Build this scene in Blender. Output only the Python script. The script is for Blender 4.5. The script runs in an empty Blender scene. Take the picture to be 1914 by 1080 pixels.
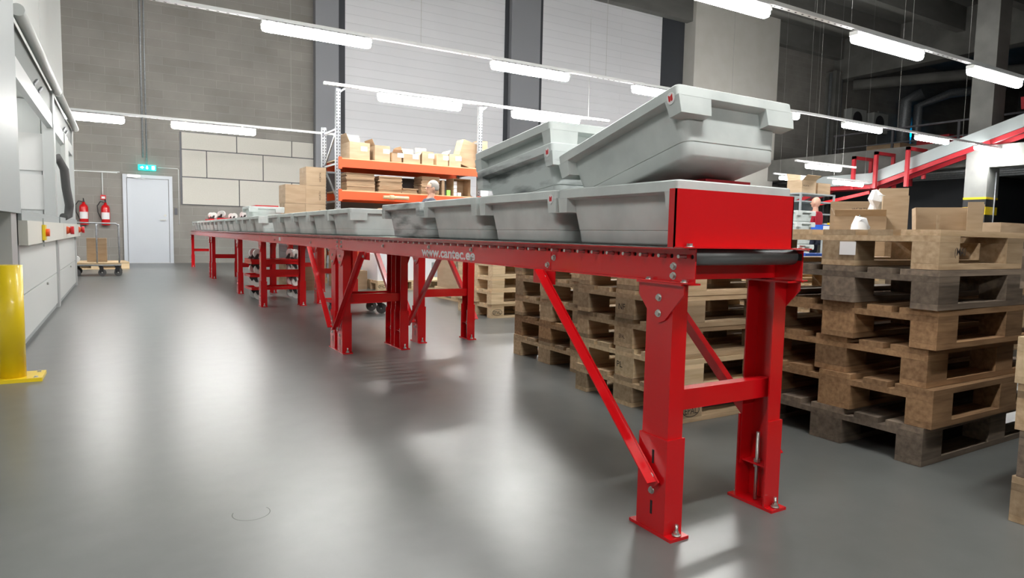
import bpy, bmesh, math, random
from mathutils import Vector, Matrix, Euler
random.seed(7)
sc = bpy.context.scene
COL = sc.collection
PI = math.pi

# ------------------------------------------------------------------ materials
def new_mat(name):
    m = bpy.data.materials.new(name); m.use_nodes = True
    nt = m.node_tree; b = nt.nodes['Principled BSDF']
    return m, nt, b
def plain(name, col, rough=.5, metal=0., spec=.5, coat=0., trans=0., alpha=1.):
    m, nt, b = new_mat(name)
    b.inputs['Base Color'].default_value = (*col, 1); b.inputs['Roughness'].default_value = rough
    b.inputs['Metallic'].default_value = metal; b.inputs['Specular IOR Level'].default_value = spec
    b.inputs['Coat Weight'].default_value = coat; b.inputs['Coat Roughness'].default_value = .08
    b.inputs['Transmission Weight'].default_value = trans
    return m
def noisy(name, c1, c2, scale=(1, 1, 1), ns=5., detail=6., rough=.6, r2=None, metal=0., bump=0., coords='Object', objrand=0., island=0., lo=.35, hi=.65, coat=0., spec=.5, bdist=.002):
    m, nt, b = new_mat(name); N = nt.nodes; L = nt.links
    tc = N.new('ShaderNodeTexCoord'); mp = N.new('ShaderNodeMapping'); mp.inputs['Scale'].default_value = scale
    L.new(tc.outputs[coords], mp.inputs['Vector'])
    nz = N.new('ShaderNodeTexNoise'); nz.inputs['Scale'].default_value = ns; nz.inputs['Detail'].default_value = detail
    oi = N.new('ShaderNodeObjectInfo')
    ad = N.new('ShaderNodeVectorMath'); ad.operation = 'ADD'
    sc_ = N.new('ShaderNodeMath'); sc_.operation = 'MULTIPLY'; sc_.inputs[1].default_value = 37.
    L.new(oi.outputs['Random'], sc_.inputs[0]); L.new(mp.outputs['Vector'], ad.inputs[0]); L.new(sc_.outputs[0], ad.inputs[1])
    L.new(ad.outputs[0], nz.inputs['Vector'])
    mr = N.new('ShaderNodeMapRange'); mr.inputs['From Min'].default_value = lo; mr.inputs['From Max'].default_value = hi
    L.new(nz.outputs['Fac'], mr.inputs['Value'])
    mx = N.new('ShaderNodeMix'); mx.data_type = 'RGBA'
    mx.inputs['A'].default_value = (*c1, 1); mx.inputs['B'].default_value = (*c2, 1)
    L.new(mr.outputs['Result'], mx.inputs['Factor'])
    out = mx.outputs['Result']
    if objrand or island:
        hs = N.new('ShaderNodeHueSaturation')
        r = N.new('ShaderNodeMapRange'); r.inputs['To Min'].default_value = 1 - (objrand or island); r.inputs['To Max'].default_value = 1 + (objrand or island) * .6
        if objrand: L.new(oi.outputs['Random'], r.inputs['Value'])
        else:
            g = N.new('ShaderNodeNewGeometry'); L.new(g.outputs['Random Per Island'], r.inputs['Value'])
        L.new(r.outputs['Result'], hs.inputs['Value']); L.new(out, hs.inputs['Color']); out = hs.outputs['Color']
    L.new(out, b.inputs['Base Color'])
    if r2 is not None:
        q = N.new('ShaderNodeMapRange'); q.inputs['To Min'].default_value = rough; q.inputs['To Max'].default_value = r2
        L.new(nz.outputs['Fac'], q.inputs['Value']); L.new(q.outputs['Result'], b.inputs['Roughness'])
    else: b.inputs['Roughness'].default_value = rough
    b.inputs['Metallic'].default_value = metal; b.inputs['Coat Weight'].default_value = coat; b.inputs['Coat Roughness'].default_value = .1
    b.inputs['Specular IOR Level'].default_value = spec
    if bump:
        bp = N.new('ShaderNodeBump'); bp.inputs['Strength'].default_value = bump; bp.inputs['Distance'].default_value = bdist
        L.new(nz.outputs['Fac'], bp.inputs['Height']); L.new(bp.outputs['Normal'], b.inputs['Normal'])
    return m
def emit(name, col, s):
    m, nt, b = new_mat(name)
    b.inputs['Base Color'].default_value = (*col, 1); b.inputs['Emission Color'].default_value = (*col, 1); b.inputs['Emission Strength'].default_value = s
    return m
def brickmat(name, c1, c2, mort, bw, bh, ms=.012, rough=.85, plane='XZ', nscale=2., bump=.3, off=.5, var=(.75, 1.2)):
    m, nt, b = new_mat(name); N = nt.nodes; L = nt.links
    tc = N.new('ShaderNodeTexCoord'); sp = N.new('ShaderNodeSeparateXYZ'); cb = N.new('ShaderNodeCombineXYZ')
    L.new(tc.outputs['Object'], sp.inputs[0]); L.new(sp.outputs[plane[0]], cb.inputs['X']); L.new(sp.outputs[plane[1]], cb.inputs['Y'])
    br = N.new('ShaderNodeTexBrick'); br.inputs['Scale'].default_value = 1; br.inputs['Brick Width'].default_value = bw; br.inputs['Row Height'].default_value = bh
    br.inputs['Mortar Size'].default_value = ms; br.inputs['Mortar Smooth'].default_value = .6; br.offset = off
    br.inputs['Color1'].default_value = (*c1, 1); br.inputs['Color2'].default_value = (*c2, 1); br.inputs['Mortar'].default_value = (*mort, 1)
    L.new(cb.outputs[0], br.inputs['Vector'])
    nz = N.new('ShaderNodeTexNoise'); nz.inputs['Scale'].default_value = nscale; nz.inputs['Detail'].default_value = 8
    L.new(cb.outputs[0], nz.inputs['Vector'])
    mr = N.new('ShaderNodeMapRange'); mr.inputs['From Min'].default_value = .3; mr.inputs['From Max'].default_value = .7; mr.inputs['To Min'].default_value = var[0]; mr.inputs['To Max'].default_value = var[1]
    L.new(nz.outputs['Fac'], mr.inputs['Value'])
    hs = N.new('ShaderNodeHueSaturation'); L.new(mr.outputs['Result'], hs.inputs['Value']); L.new(br.outputs['Color'], hs.inputs['Color'])
    L.new(hs.outputs['Color'], b.inputs['Base Color']); b.inputs['Roughness'].default_value = rough
    bp = N.new('ShaderNodeBump'); bp.inputs['Strength'].default_value = bump; bp.inputs['Distance'].default_value = .01; bp.invert = True
    L.new(br.outputs['Fac'], bp.inputs['Height']); L.new(bp.outputs['Normal'], b.inputs['Normal'])
    return m

RED = plain('red_paint', (.62, .005, .009), .27, coat=.3)
REDS = plain('red_paint_plain', (.62, .006, .010), .3, coat=.2)
REDDK = plain('red_plastic', (.45, .02, .03), .45)
STEEL = plain('zinc_steel', (.55, .55, .52), .35, .9)
GALV = noisy('galvanised_steel', (.30, .32, .34), (.42, .44, .46), ns=20, rough=.45, metal=.4)
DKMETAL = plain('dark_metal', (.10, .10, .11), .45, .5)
HOLE = plain('hole_shade_black', (.015, .012, .012), .9)  # near-black painted in for the shade inside holes and slots
ROLLER = plain('roller_grey', (.16, .17, .17), .38, .2)
TRAY = noisy('tray_plastic', (.55, .60, .585), (.68, .73, .71), scale=(1, 1, 1), ns=7, detail=8, rough=.45, r2=.6, objrand=.10, lo=.3, hi=.6, bump=.05)
TRAYD = noisy('tray_plastic_scuffed', (.13, .15, .15), (.62, .67, .66), scale=(1, 1, 5), ns=4, detail=10, rough=.5, r2=.6, lo=.32, hi=.55, bump=.05)
WOOD = noisy('pallet_wood', (.38, .26, .145), (.58, .43, .27), scale=(2, 22, 22), ns=2.2, detail=8, rough=.75, objrand=.45, bump=.4, lo=.3, hi=.7)
WOODL = noisy('pallet_wood_pale', (.58, .42, .24), (.78, .62, .40), scale=(2, 22, 22), ns=2.2, detail=8, rough=.75, objrand=.18, bump=.3, lo=.3, hi=.7)
WOODG = noisy('pallet_wood_weathered_shaded', (.13, .10, .075), (.26, .20, .145), scale=(2, 22, 22), ns=2.2, detail=8, rough=.85, objrand=.4, bump=.5, lo=.3, hi=.7)  # weathered tone, darkened further so stack shade sits in the colour
WOODO = noisy('pallet_wood_orange_shaded', (.22, .12, .055), (.40, .24, .12), scale=(2, 22, 22), ns=2.5, detail=8, rough=.8, objrand=.35, bump=.4, lo=.3, hi=.7)  # orange tone with the shadow of the stacks put into the colour
INK = plain('burnt_ink', (.03, .022, .018), .9)
CARD = noisy('cardboard', (.38, .26, .155), (.47, .335, .21), scale=(1, 1, 6), ns=3, rough=.8, objrand=.16)
CARDL = noisy('cardboard_light', (.47, .345, .22), (.55, .415, .275), scale=(1, 1, 6), ns=3, rough=.8, objrand=.10)
TAPE = plain('packing_tape_brown', (.46, .30, .16), .3)
PAPER = plain('white_paper', (.85, .85, .85), .7)
WHITEB = plain('white_carton', (.82, .83, .86), .6)
YEL = plain('yellow_paint', (.85, .62, .01), .4, coat=.2)
BLACK = plain('black_plastic', (.02, .02, .022), .5)
WWHEEL = plain('white_nylon', (.75, .76, .74), .45)
ORANGE = plain('rack_orange', (.85, .12, .035), .4, coat=.1)
PANELW = plain('machine_white', (.68, .71, .69), .42)
PANELG = plain('machine_grey', (.36, .40, .40), .45)
BEIGE = plain('counter_beige', (.66, .66, .60), .5)
ALU = plain('brushed_aluminium', (.6, .62, .62), .35, .6)
RECESS = plain('recess_grey_green', (.12, .14, .13), .5)
DARKP = plain('dark_panel', (.09, .11, .12), .5)
WHITE = plain('white_enamel', (.80, .82, .82), .4)
LAMP = emit('lamp_diffuser', (1, .985, .96), 30)
FILLBAY = emit('added_fill_diffuser', (1, .98, .96), 30)
LAMPIN = emit('machine_lamp', (1, .98, .94), 4)
GREEN = emit('exit_green', (.0, .42, .34), 1.3)
GREENW = emit('exit_white', (.75, 1, .95), 1.6)
BLUE = plain('blue_plastic', (.01, .10, .55), .4)
SKIN = plain('skin', (.62, .36, .26), .5)
HAIR = plain('grey_hair', (.30, .28, .26), .8)
TEE = plain('dark_tshirt', (.07, .075, .10), .8)
REDTEE = plain('red_tshirt', (.42, .008, .03), .8)
JEANS = plain('dark_trousers', (.03, .035, .06), .85)
BUBBLE = plain('plastic_film', (.75, .78, .80), .15, spec=.8)
GREY = plain('grey_shelf', (.38, .42, .44), .5)
RUBBER = plain('grey_rubber', (.12, .12, .12), .7)
ACBOX = plain('ac_unit_white', (.5, .52, .5), .5)
LIME = plain('lime_card', (.35, .75, .15), .6)

# concrete floor
def floor_mat():
    m, nt, b = new_mat('polished_concrete'); N = nt.nodes; L = nt.links
    tc = N.new('ShaderNodeTexCoord')
    a = N.new('ShaderNodeTexNoise'); a.inputs['Scale'].default_value = .9; a.inputs['Detail'].default_value = 9; a.inputs['Roughness'].default_value = .6
    c = N.new('ShaderNodeTexNoise'); c.inputs['Scale'].default_value = 9; c.inputs['Detail'].default_value = 10
    L.new(tc.outputs['Object'], a.inputs['Vector']); L.new(tc.outputs['Object'], c.inputs['Vector'])
    ad = N.new('ShaderNodeMath'); ad.operation = 'MULTIPLY_ADD'; ad.inputs[1].default_value = .35
    L.new(c.outputs['Fac'], ad.inputs[0]); L.new(a.outputs['Fac'], ad.inputs[2])
    mr = N.new('ShaderNodeMapRange'); mr.inputs['From Min'].default_value = .40; mr.inputs['From Max'].default_value = .95
    L.new(ad.outputs[0], mr.inputs['Value'])
    mx = N.new('ShaderNodeMix'); mx.data_type = 'RGBA'; mx.inputs['A'].default_value = (.098, .104, .100, 1); mx.inputs['B'].default_value = (.155, .162, .156, 1)
    L.new(mr.outputs['Result'], mx.inputs['Factor'])
    L.new(mx.outputs['Result'], b.inputs['Base Color'])
    r = N.new('ShaderNodeMapRange'); r.inputs['To Min'].default_value = .27; r.inputs['To Max'].default_value = .37
    L.new(a.outputs['Fac'], r.inputs['Value']); L.new(r.outputs['Result'], b.inputs['Roughness'])
    b.inputs['Specular IOR Level'].default_value = .62
    bp = N.new('ShaderNodeBump'); bp.inputs['Strength'].default_value = .015; bp.inputs['Distance'].default_value = .002
    L.new(c.outputs['Fac'], bp.inputs['Height']); L.new(bp.outputs['Normal'], b.inputs['Normal'])
    return m
FLOOR = floor_mat()
BLOCKW = brickmat('concrete_block', (.28, .266, .243), (.31, .296, .272), (.35, .335, .31), .6, .2, .008, nscale=1.0, var=(.85, 1.12))
CLAD = brickmat('white_cladding', (.90, .91, .94), (.88, .89, .92), (.70, .71, .74), 30., .235, .006, .45, nscale=.3, bump=.4, var=(.96, 1.03))
CONC = noisy('concrete_beam', (.15, .15, .14), (.22, .22, .205), ns=1.2, detail=8, rough=.9, bump=.2, scale=(.4, 1, 1))
CONCL = noisy('concrete_column', (.25, .26, .25), (.34, .35, .335), ns=1.5, detail=8, rough=.85)
PILA = plain('pilaster_grey', (.30, .31, .33), .7)
PILD = plain('pilaster_dark', (.055, .06, .07), .6)
BEIGEP = noisy('beige_panel', (.80, .78, .71), (.84, .82, .76), ns=2, rough=.7)
ACOU = noisy('acoustic_board', (.62, .60, .54), (.68, .66, .60), ns=60, rough=.9)
DOORM = plain('door_paint', (.62, .66, .71), .45)

# ------------------------------------------------------------------ geometry helpers
class MB:
    def __init__(s): s.bm = bmesh.new(); s.mi = 0
    def _tag(s, n0):
        s.bm.faces.ensure_lookup_table()
        for f in s.bm.faces[n0:]: f.material_index = s.mi
    def box(s, x0, x1, y0, y1, z0, z1, M=None):
        n = len(s.bm.faces)
        vs = [s.bm.verts.new((x, y, z)) for z in (z0, z1) for x, y in ((x0, y0), (x1, y0), (x1, y1), (x0, y1))]
        for f in ((3, 2, 1, 0), (4, 5, 6, 7), (0, 1, 5, 4), (1, 2, 6, 5), (2, 3, 7, 6), (3, 0, 4, 7)): s.bm.faces.new([vs[i] for i in f])
        if M is not None:
            for v in vs: v.co = M @ v.co
        s._tag(n); return s
    def bar(s, p0, p1, w, t, up=(0, 0, 1)):
        """rectangular bar; w along side direction, t along 'up-ish'"""
        p0 = Vector(p0); p1 = Vector(p1); d = p1 - p0; L = d.length; d.normalize()
        sd = d.cross(Vector(up)).normalized(); u = sd.cross(d)
        M = Matrix((( d.x, sd.x, u.x, p0.x), (d.y, sd.y, u.y, p0.y), (d.z, sd.z, u.z, p0.z), (0, 0, 0, 1)))
        return s.box(0, L, -w / 2, w / 2, -t / 2, t / 2, M)
    def cyl(s, p0, p1, r, n=16, r2=None, caps=True):
        p0 = Vector(p0); p1 = Vector(p1); d = (p1 - p0).normalized()
        a = d.orthogonal().normalized(); b = d.cross(a); nf = len(s.bm.faces); r2 = r if r2 is None else r2
        A = [s.bm.verts.new(p0 + (a * math.cos(2 * PI * i / n) + b * math.sin(2 * PI * i / n)) * r) for i in range(n)]
        B = [s.bm.verts.new(p1 + (a * math.cos(2 * PI * i / n) + b * math.sin(2 * PI * i / n)) * r2) for i in range(n)]
        for i in range(n):
            f = s.bm.faces.new((A[i], A[(i + 1) % n], B[(i + 1) % n], B[i])); f.smooth = n > 6
        if caps: s.bm.faces.new(A[::-1]); s.bm.faces.new(B)
        s._tag(nf); return s
    def tube(s, pts, r, n=10):
        pts = [Vector(p) for p in pts]; nf = len(s.bm.faces); rings = []
        ref = None
        for i, p in enumerate(pts):
            d = (pts[min(i + 1, len(pts) - 1)] - pts[max(i - 1, 0)]).normalized()
            if ref is None: ref = d.orthogonal().normalized()
            a = (ref - d * ref.dot(d)).normalized(); ref = a; b = d.cross(a)
            rings.append([s.bm.verts.new(p + (a * math.cos(2 * PI * k / n) + b * math.sin(2 * PI * k / n)) * r) for k in range(n)])
        for q in range(len(rings) - 1):
            for k in range(n):
                f = s.bm.faces.new((rings[q][k], rings[q][(k + 1) % n], rings[q + 1][(k + 1) % n], rings[q + 1][k])); f.smooth = True
        s.bm.faces.new(rings[0][::-1]); s.bm.faces.new(rings[-1]); s._tag(nf); return s
    def prism(s, poly, axis, a0, a1):
        """poly in the two other axes order (axis X: (y,z); Y: (x,z); Z: (x,y))"""
        nf = len(s.bm.faces)
        def P(u, v, a): return {'X': (a, u, v), 'Y': (u, a, v), 'Z': (u, v, a)}[axis]
        A = [s.bm.verts.new(P(u, v, a0)) for u, v in poly]; B = [s.bm.verts.new(P(u, v, a1)) for u, v in poly]
        n = len(poly)
        s.bm.faces.new(A[::-1]); s.bm.faces.new(B)
        for i in range(n): s.bm.faces.new((A[i], A[(i + 1) % n], B[(i + 1) % n], B[i]))
        s._tag(nf); return s
    def loft(s, loops, close=True, caps=(False, False), smooth=False):
        nf = len(s.bm.faces); R = [[s.bm.verts.new(p) for p in l] for l in loops]; n = len(R[0])
        for q in range(len(R) - 1):
            for k in range(n if close else n - 1):
                f = s.bm.faces.new((R[q][k], R[q][(k + 1) % n], R[q + 1][(k + 1) % n], R[q + 1][k])); f.smooth = smooth
        if caps[0]: s.bm.faces.new(R[0][::-1])
        if caps[1]: s.bm.faces.new(R[-1])
        s._tag(nf); return s
    def hexbolt(s, p, d, r=.008, h=.007):
        p = Vector(p); d = Vector(d).normalized()
        s.cyl(p - d * .002, p + d * .002, r * 1.35, 12); s.cyl(p, p + d * h, r, 6); return s
    def sphere(s, c, r, sx=1, sy=1, sz=1, u=16, v=10):
        nf = len(s.bm.faces)
        res = bmesh.ops.create_uvsphere(s.bm, u_segments=u, v_segments=v, radius=r)
        for w in res['verts']: w.co = Vector((w.co.x * sx + c[0], w.co.y * sy + c[1], w.co.z * sz + c[2]))
        s.bm.faces.ensure_lookup_table()
        for f in s.bm.faces[nf:]: f.smooth = True
        s._tag(nf); return s
    def mesh(s, name, mats, bevel=0., seg=1):
        if bevel:
            ed = [e for e in s.bm.edges if len(e.link_faces) == 2 and e.calc_face_angle(0) > .6]
            bmesh.ops.bevel(s.bm, geom=ed, offset=bevel, segments=seg, affect='EDGES', clamp_overlap=True)
        bmesh.ops.recalc_face_normals(s.bm, faces=s.bm.faces[:])
        me = bpy.data.meshes.new(name); s.bm.to_mesh(me); s.bm.free()
        for m in (mats if isinstance(mats, (list, tuple)) else [mats]): me.materials.append(m)
        return me
    def build(s, name, mats, parent=None, bevel=0., seg=1, loc=None, label=None):
        return link(name, s.mesh(name, mats, bevel, seg), parent, loc, label)
def link(name, me, parent=None, loc=None, label=None, rot=None):
    o = bpy.data.objects.new(name, me); COL.objects.link(o)
    if parent is not None: o.parent = parent
    if loc is not None: o.location = loc
    if rot is not None: o.rotation_euler = rot
    if label: o['label'] = label
    return o
def empty(name, loc=(0, 0, 0), rz=0., label=None, cat=None, group=None):
    o = bpy.data.objects.new(name, None); COL.objects.link(o); o.location = loc; o.rotation_euler = (0, 0, rz); o.empty_display_size = .05
    return tag(o, label, cat, group)
def tag(o, label=None, cat=None, group=None, kind=None):
    if label: o['label'] = label
    if cat: o['category'] = cat
    if group: o['group'] = group
    if kind: o['kind'] = kind
    return o
def kids(o): return [c for c in COL.objects if c.parent == o]
_KC = {}
def copy_tree(o, parent=None):
    if o.name not in _KC: _KC[o.name] = kids(o)
    c = o.copy(); COL.objects.link(c)
    if parent: c.parent = parent
    for ch in _KC[o.name]: copy_tree(ch, c)
    return c
def struct(name, mb, mats, bevel=0., label=None):
    o = mb.build(name, mats, None, bevel); o['kind'] = 'structure'
    if label: o['label'] = label
    return o
def text_obj(name, body, height, mat, origin, xdir, ydir, parent=None, width=None, bold=.0, depth=.0006):
    cu = bpy.data.curves.new(name, 'FONT'); cu.body = body; cu.size = 1; cu.extrude = 0; cu.offset = bold; cu.resolution_u = 3
    t = bpy.data.objects.new(name, cu); COL.objects.link(t)
    dg = bpy.context.evaluated_depsgraph_get(); me = bpy.data.meshes.new_from_object(t.evaluated_get(dg))
    bpy.data.objects.remove(t); bpy.data.curves.remove(cu)
    xs = [v.co.x for v in me.vertices]; ys = [v.co.y for v in me.vertices]
    x0, x1, y0, y1 = min(xs), max(xs), min(ys), max(ys)
    sy = height / (y1 - y0); sx = (width / (x1 - x0)) if width else sy
    X = Vector(xdir).normalized(); Y = Vector(ydir).normalized(); Z = X.cross(Y); O = Vector(origin)
    for v in me.vertices: v.co = O + X * (v.co.x - x0) * sx + Y * (v.co.y - y0) * sy + Z * depth
    me.materials.clear(); me.materials.append(mat)
    return link(name, me, parent)
ORD = ['first', 'second', 'third', 'fourth', 'fifth', 'sixth', 'seventh', 'eighth', 'ninth', 'tenth', 'eleventh', 'twelfth', 'thirteenth', 'fourteenth', 'fifteenth', 'sixteenth', 'seventeenth', 'eighteenth', 'nineteenth', 'twentieth', 'twenty-first', 'twenty-second']

# ------------------------------------------------------------------ setting
YB = 18.45
struct('floor', MB().box(-6, 46, -9, YB + .3, -.1, 0), FLOOR)
# back wall: block wall with cladding panels and pilasters
struct('wall_back', MB().box(-6, 46, YB, YB + .3, 0, 9.6), BLOCKW)
struct('wall_left', MB().box(-6.3, -6, -9, YB, 0, 9.6), BLOCKW)
struct('wall_right', MB().box(44, 44.3, -9, YB, 0, 9.6), CONC)
struct('wall_front', MB().box(-6, 44, -9.3, -9, 0, 9.6), BLOCKW)
struct('ceiling', MB().box(-6, 46, -9, YB + .3, 9.6, 9.9), CONC)
m = MB()
for k in range(12): m.box(-6, 27.0, -8.4 + k * 2.4, -8.1 + k * 2.4, 8.75, 9.6)
struct('trim_1', m, CONC, .01, 'row of concrete ceiling ribs')
struct('trim_2', MB().box(27, 27.6, -9, YB, 7.9, 9.6), CONC, .01, 'deep concrete ceiling beam across the hall')
# pilasters and claddings standing on the back wall
struct('trim_3', MB().box(4.51, 5.13, YB - .25, YB, 0, 9.6), PILA, 0, 'grey pilaster beside the block wall')
struct('trim_4', MB().box(5.13, 5.34, YB - .12, YB, 0, 9.6), PILD, 0, 'dark strip between pilaster and white cladding')
struct('trim_5', MB().box(5.34, 10.36, YB - .10, YB, 0, 9.6), CLAD, 0, 'white horizontal cladding behind the rack')
struct('trim_6', MB().box(10.36, 10.50, YB - .12, YB, 0, 9.6), PILD, 0, 'dark strip left of the grey pilaster')
struct('trim_7', MB().box(10.50, 11.55, YB - .3, YB, 0, 9.6), PILA, 0, 'wide grey pilaster between the white claddings')
struct('trim_8', MB().box(11.55, 11.75, YB - .12, YB, 0, 9.6), PILD, 0, 'dark strip right of the grey pilaster')
struct('trim_9', MB().box(11.75, 16.85, YB - .10, YB, 0, 8.85), CLAD, 0, 'white horizontal cladding, right bay')
struct('trim_10', MB().box(16.85, 18.0, YB - .05, YB, 0, 9.6), PILD, 0, 'dark bay between cladding and beige panel')
struct('trim_11', MB().box(18.0, 22.6, YB - .6, YB, 0, 9.6), BEIGEP, 0, 'tall beige panel standing off the back wall')
# acoustic boards left bay
m = MB(); m.box(1.24, 4.5, YB - .015, YB, 1.45, 3.25); 
m.mi = 1
rows = [(2.83, 3.235, [1.27, 2.55, 3.92, 4.5]), (2.155, 2.805, [1.27, 1.84, 3.19, 4.5]), (1.47, 2.13, [1.27, 2.6, 3.91, 4.5])]
for z0, z1, xs in rows:
    for a, b in zip(xs[:-1], xs[1:]): m.box(a + .012, b - .012, YB - .06, YB - .012, z0, z1)
struct('trim_12', m, [DKMETAL, ACOU], .004, 'beige acoustic boards on the block wall')

# door
d = empty('door_1', (.53, YB - .02, 0)); d['kind'] = 'structure'; d['label'] = 'pale grey steel door in the block wall'
MB().box(-.53, -.45, -.05, .04, 0, 2.13).box(.45, .53, -.05, .04, 0, 2.13).box(-.45, .45, -.05, .04, 2.05, 2.13).build('door_frame', DOORM, d, .004)
MB().box(-.44, .44, -.03, .01, .012, 2.04).build('door_leaf', DOORM, d, .003)
MB().cyl((.36, -.03, 1.06), (.36, -.08, 1.06), .011).bar((.36, -.08, 1.06), (.24, -.08, 1.06), .02, .018).build('door_handle', STEEL, d, label='chrome lever handle')
MB().cyl((.36, -.03, 1.17), (.36, -.045, 1.17), .028, 20).build('lock_cylinder', STEEL, d)
MB().box(-.43, -.15, -.09, -.04, 2.06, 2.12).bar((-.30, -.08, 2.05), (-.05, -.12, 2.03), .02, .01).build('door_closer', ALU, d, .003)
MB().box(-.45, .45, -.06, .02, 0, .012).build('door_sill', ALU, d)

# ------------------------------------------------------------------ exit sign and wall fittings
s = empty('exit_sign', (.52, YB - .10, 2.24), label='green lit emergency exit sign above the pale door', cat='sign')
MB().box(-.19, .19, -.03, .03, 0, .13).build('sign_panel', GREEN, s, .004)
MB().box(.10, .16, -.034, -.03, .025, .105).prism([(-.012, .105), (.012, .105), (.012, .06), (.03, .06), (0, .025), (-.03, .06), (-.012, .06)], 'Y', -.034, -.03) \
    .prism([(-.15, .065), (-.09, .10), (-.10, .075), (-.07, .075), (-.07, .055), (-.10, .055), (-.09, .03)], 'Y', -.034, -.03).build('pictogram', GREENW, s, label='white running arrow, down arrow and doorway marks')
MB().cyl((-.02, .02, .13), (-.02, .02, .30), .008).build('mounting_rod', GALV, s)
tag(MB().cyl((.44, YB - .02, 2.55), (.44, YB - .02, 9.5), .018).cyl((.52, YB - .02, 2.4), (.52, YB - .02, 9.5), .015).build('conduit', GALV), 'pair of vertical steel conduits running up the block wall', 'pipe')
tag(MB().tube([(.75, YB - .02, 2.33), (1.18, YB - .02, 2.33), (1.2, YB - .02, 2.31), (1.2, YB - .02, .95)], .009, 8).build('conduit', WHITE), 'thin white conduit bending down right of the pale door', 'pipe')
tag(MB().tube([(-2.5, YB - .02, 2.10), (-.05, YB - .02, 2.17)], .012, 8).box(-2.5, -.1, YB - .025, YB - .005, 2.14, 2.16).cyl((-.41, YB - .02, 2.13), (-.41, YB - .02, 1.62), .012, 8).build('conduit', WHITE), 'white wall conduit dropping to the red call point', 'pipe')
a = empty('fire_call_point', (-.40, YB - .03, 1.50), label='small red fire alarm call point on the block wall', cat='alarm')
MB().box(-.055, .055, -.025, .025, 0, .11).build('housing', REDS, a, .004); MB().box(-.035, .035, -.03, -.024, .025, .075).build('front_plate', WHITE, a)
tag(MB().box(1.02 + .08, 1.02 + .14, YB - .03, YB, 1.20, 1.36).build('card_reader', DKMETAL, bevel=.004), 'small dark card reader right of the pale door', 'card reader')
# fire extinguishers
def extinguisher(x, label):
    e = empty('fire_extinguisher', (x, YB - .12, .90), label=label, cat='fire extinguisher', group='fire extinguishers on the block wall')
    prof = [(.0, 0), (.085, 0), (.09, .02), (.09, .40), (.075, .45), (.03, .49), (.03, .53)]
    MB().loft([[(r * math.cos(t * PI / 12), r * math.sin(t * PI / 12), z) for t in range(24)] for r, z in prof[1:]], caps=(True, True), smooth=True).build('cylinder_body', REDS, e)
    MB().box(-.02, .02, -.07, .03, .53, .56).bar((0, .02, .57), (0, -.09, .61), .02, .012).build('handle', BLACK, e)
    MB().tube([(-.03, 0, .54), (-.10, 0, .55), (-.16, 0, .45), (-.15, 0, .3), (-.10, 0, .18), (-.07, -.05, .12)], .012, 8).build('hose', BLACK, e)
    MB().loft([[(.0915 * math.cos(t), .0915 * math.sin(t), z) for t in [(-PI * .85 + k * PI * .7 / 10) for k in range(11)]] for z in (.14, .30)], close=False).build('paper_label', PAPER, e)
    return e
extinguisher(-.79, 'red fire extinguisher at left, partly behind the storage machine')
extinguisher(-.36, 'red fire extinguisher with looped black hose nearest the door')

# ------------------------------------------------------------------ lighting
def trunking(x0, x1, y, z, label, name='light_trunking', wires=(), top=9.5):
    t = empty(name, ((x0 + x1) / 2, y, z), label=label, cat='lighting rail')
    h = (x1 - x0) / 2
    MB().box(-h, h, -.03, .03, 0, .045).build('rail', WHITE, t, .003)
    m = MB()
    k = -h + .05
    while k < h: m.box(k, k + .03, -.008, .008, -.0015, .001); k += .12
    tag(m.build('slot', HOLE, t), kind='stuff')
    for w in wires: MB().cyl((w - (x0 + x1) / 2, 0, .045), (w - (x0 + x1) / 2, 0, top - z), .0025, 6).build('wire', STEEL, t)
    return t
def lamp_master():
    e = empty('batten_lamp', (0, 0, 0))
    L = .75; rr = .065
    hous = MB(); hous.box(-L, L, -.05, .05, .0, .05).build('housing', WHITE, e, .01)
    dm = MB(); loops = []
    for z, w in ((.0, rr), (-.045, rr * .98), (-.07, rr * .82), (-.082, rr * .4)):
        pts = []
        for sgn in (1, -1):
            for i in range(7):
                a = -PI / 2 + PI * i / 6 if sgn > 0 else PI / 2 + PI * i / 6
                pts.append((sgn * (L - rr) + w * math.cos(a), w * math.sin(a), z))
        loops.append(pts)
    dm.loft(loops, caps=(True, True), smooth=True).build('diffuser', LAMP, e)
    for x in (-.5, .5): MB().box(x - .02, x + .02, -.02, .02, .05, .07).build('clip', STEEL, e)
    return e
LM = lamp_master(); first = [True]
def lamp(x0, y, z, label, group):
    o = LM if first[0] else copy_tree(LM); first[0] = False
    o.location = (x0 + .75, y, z - .07); return tag(o, label, 'lamp', group)
R1 = [1.63, 5.1, 8.02, 11.2, 14.3, 17.35, 20.3]
trunking(-.52, 22.6, 9.45, 3.64, 'long white lighting rail crossing above the conveyor middle', wires=[.3, 3.9, 7.4, 10.6, 13.4, 16.5, 19.6])
n1 = ['above the conveyor, lower left lamp of the long lighting rail', 'second on the long rail, in front of the white cladding', 'just above the stacked grey trays, third on the long rail', 'right of the tilted tray on the long rail', 'left of the mezzanine on the long rail', 'before the mezzanine railing on the long rail', 'far right end of the long rail, before the striped column']
for x, n in zip(R1, n1): lamp(x, 9.45, 3.64, 'bright batten lamp ' + n, 'lamps on the long lighting rail')
R2 = [1.4, 4.62, 7.66, 10.42, 13.5]  # first lamp lies out of view, added for the lighting
trunking(-.45, 18, 5.0, 3.42, 'near white lighting rail at the upper right of the picture', wires=[3.4, 6.95, 8.92, 12.5])
n2 = ['added unseen above and left of the view on the near rail', 'at the top edge beside the beige panel', 'below the ceiling ribs in the upper right', 'cut by the right edge of the view', 'beyond the right edge on the near rail']
for x, n in zip(R2, n2): lamp(x, 5.0, 3.42, 'bright batten lamp ' + n, 'lamps on the near lighting rail')
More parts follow.
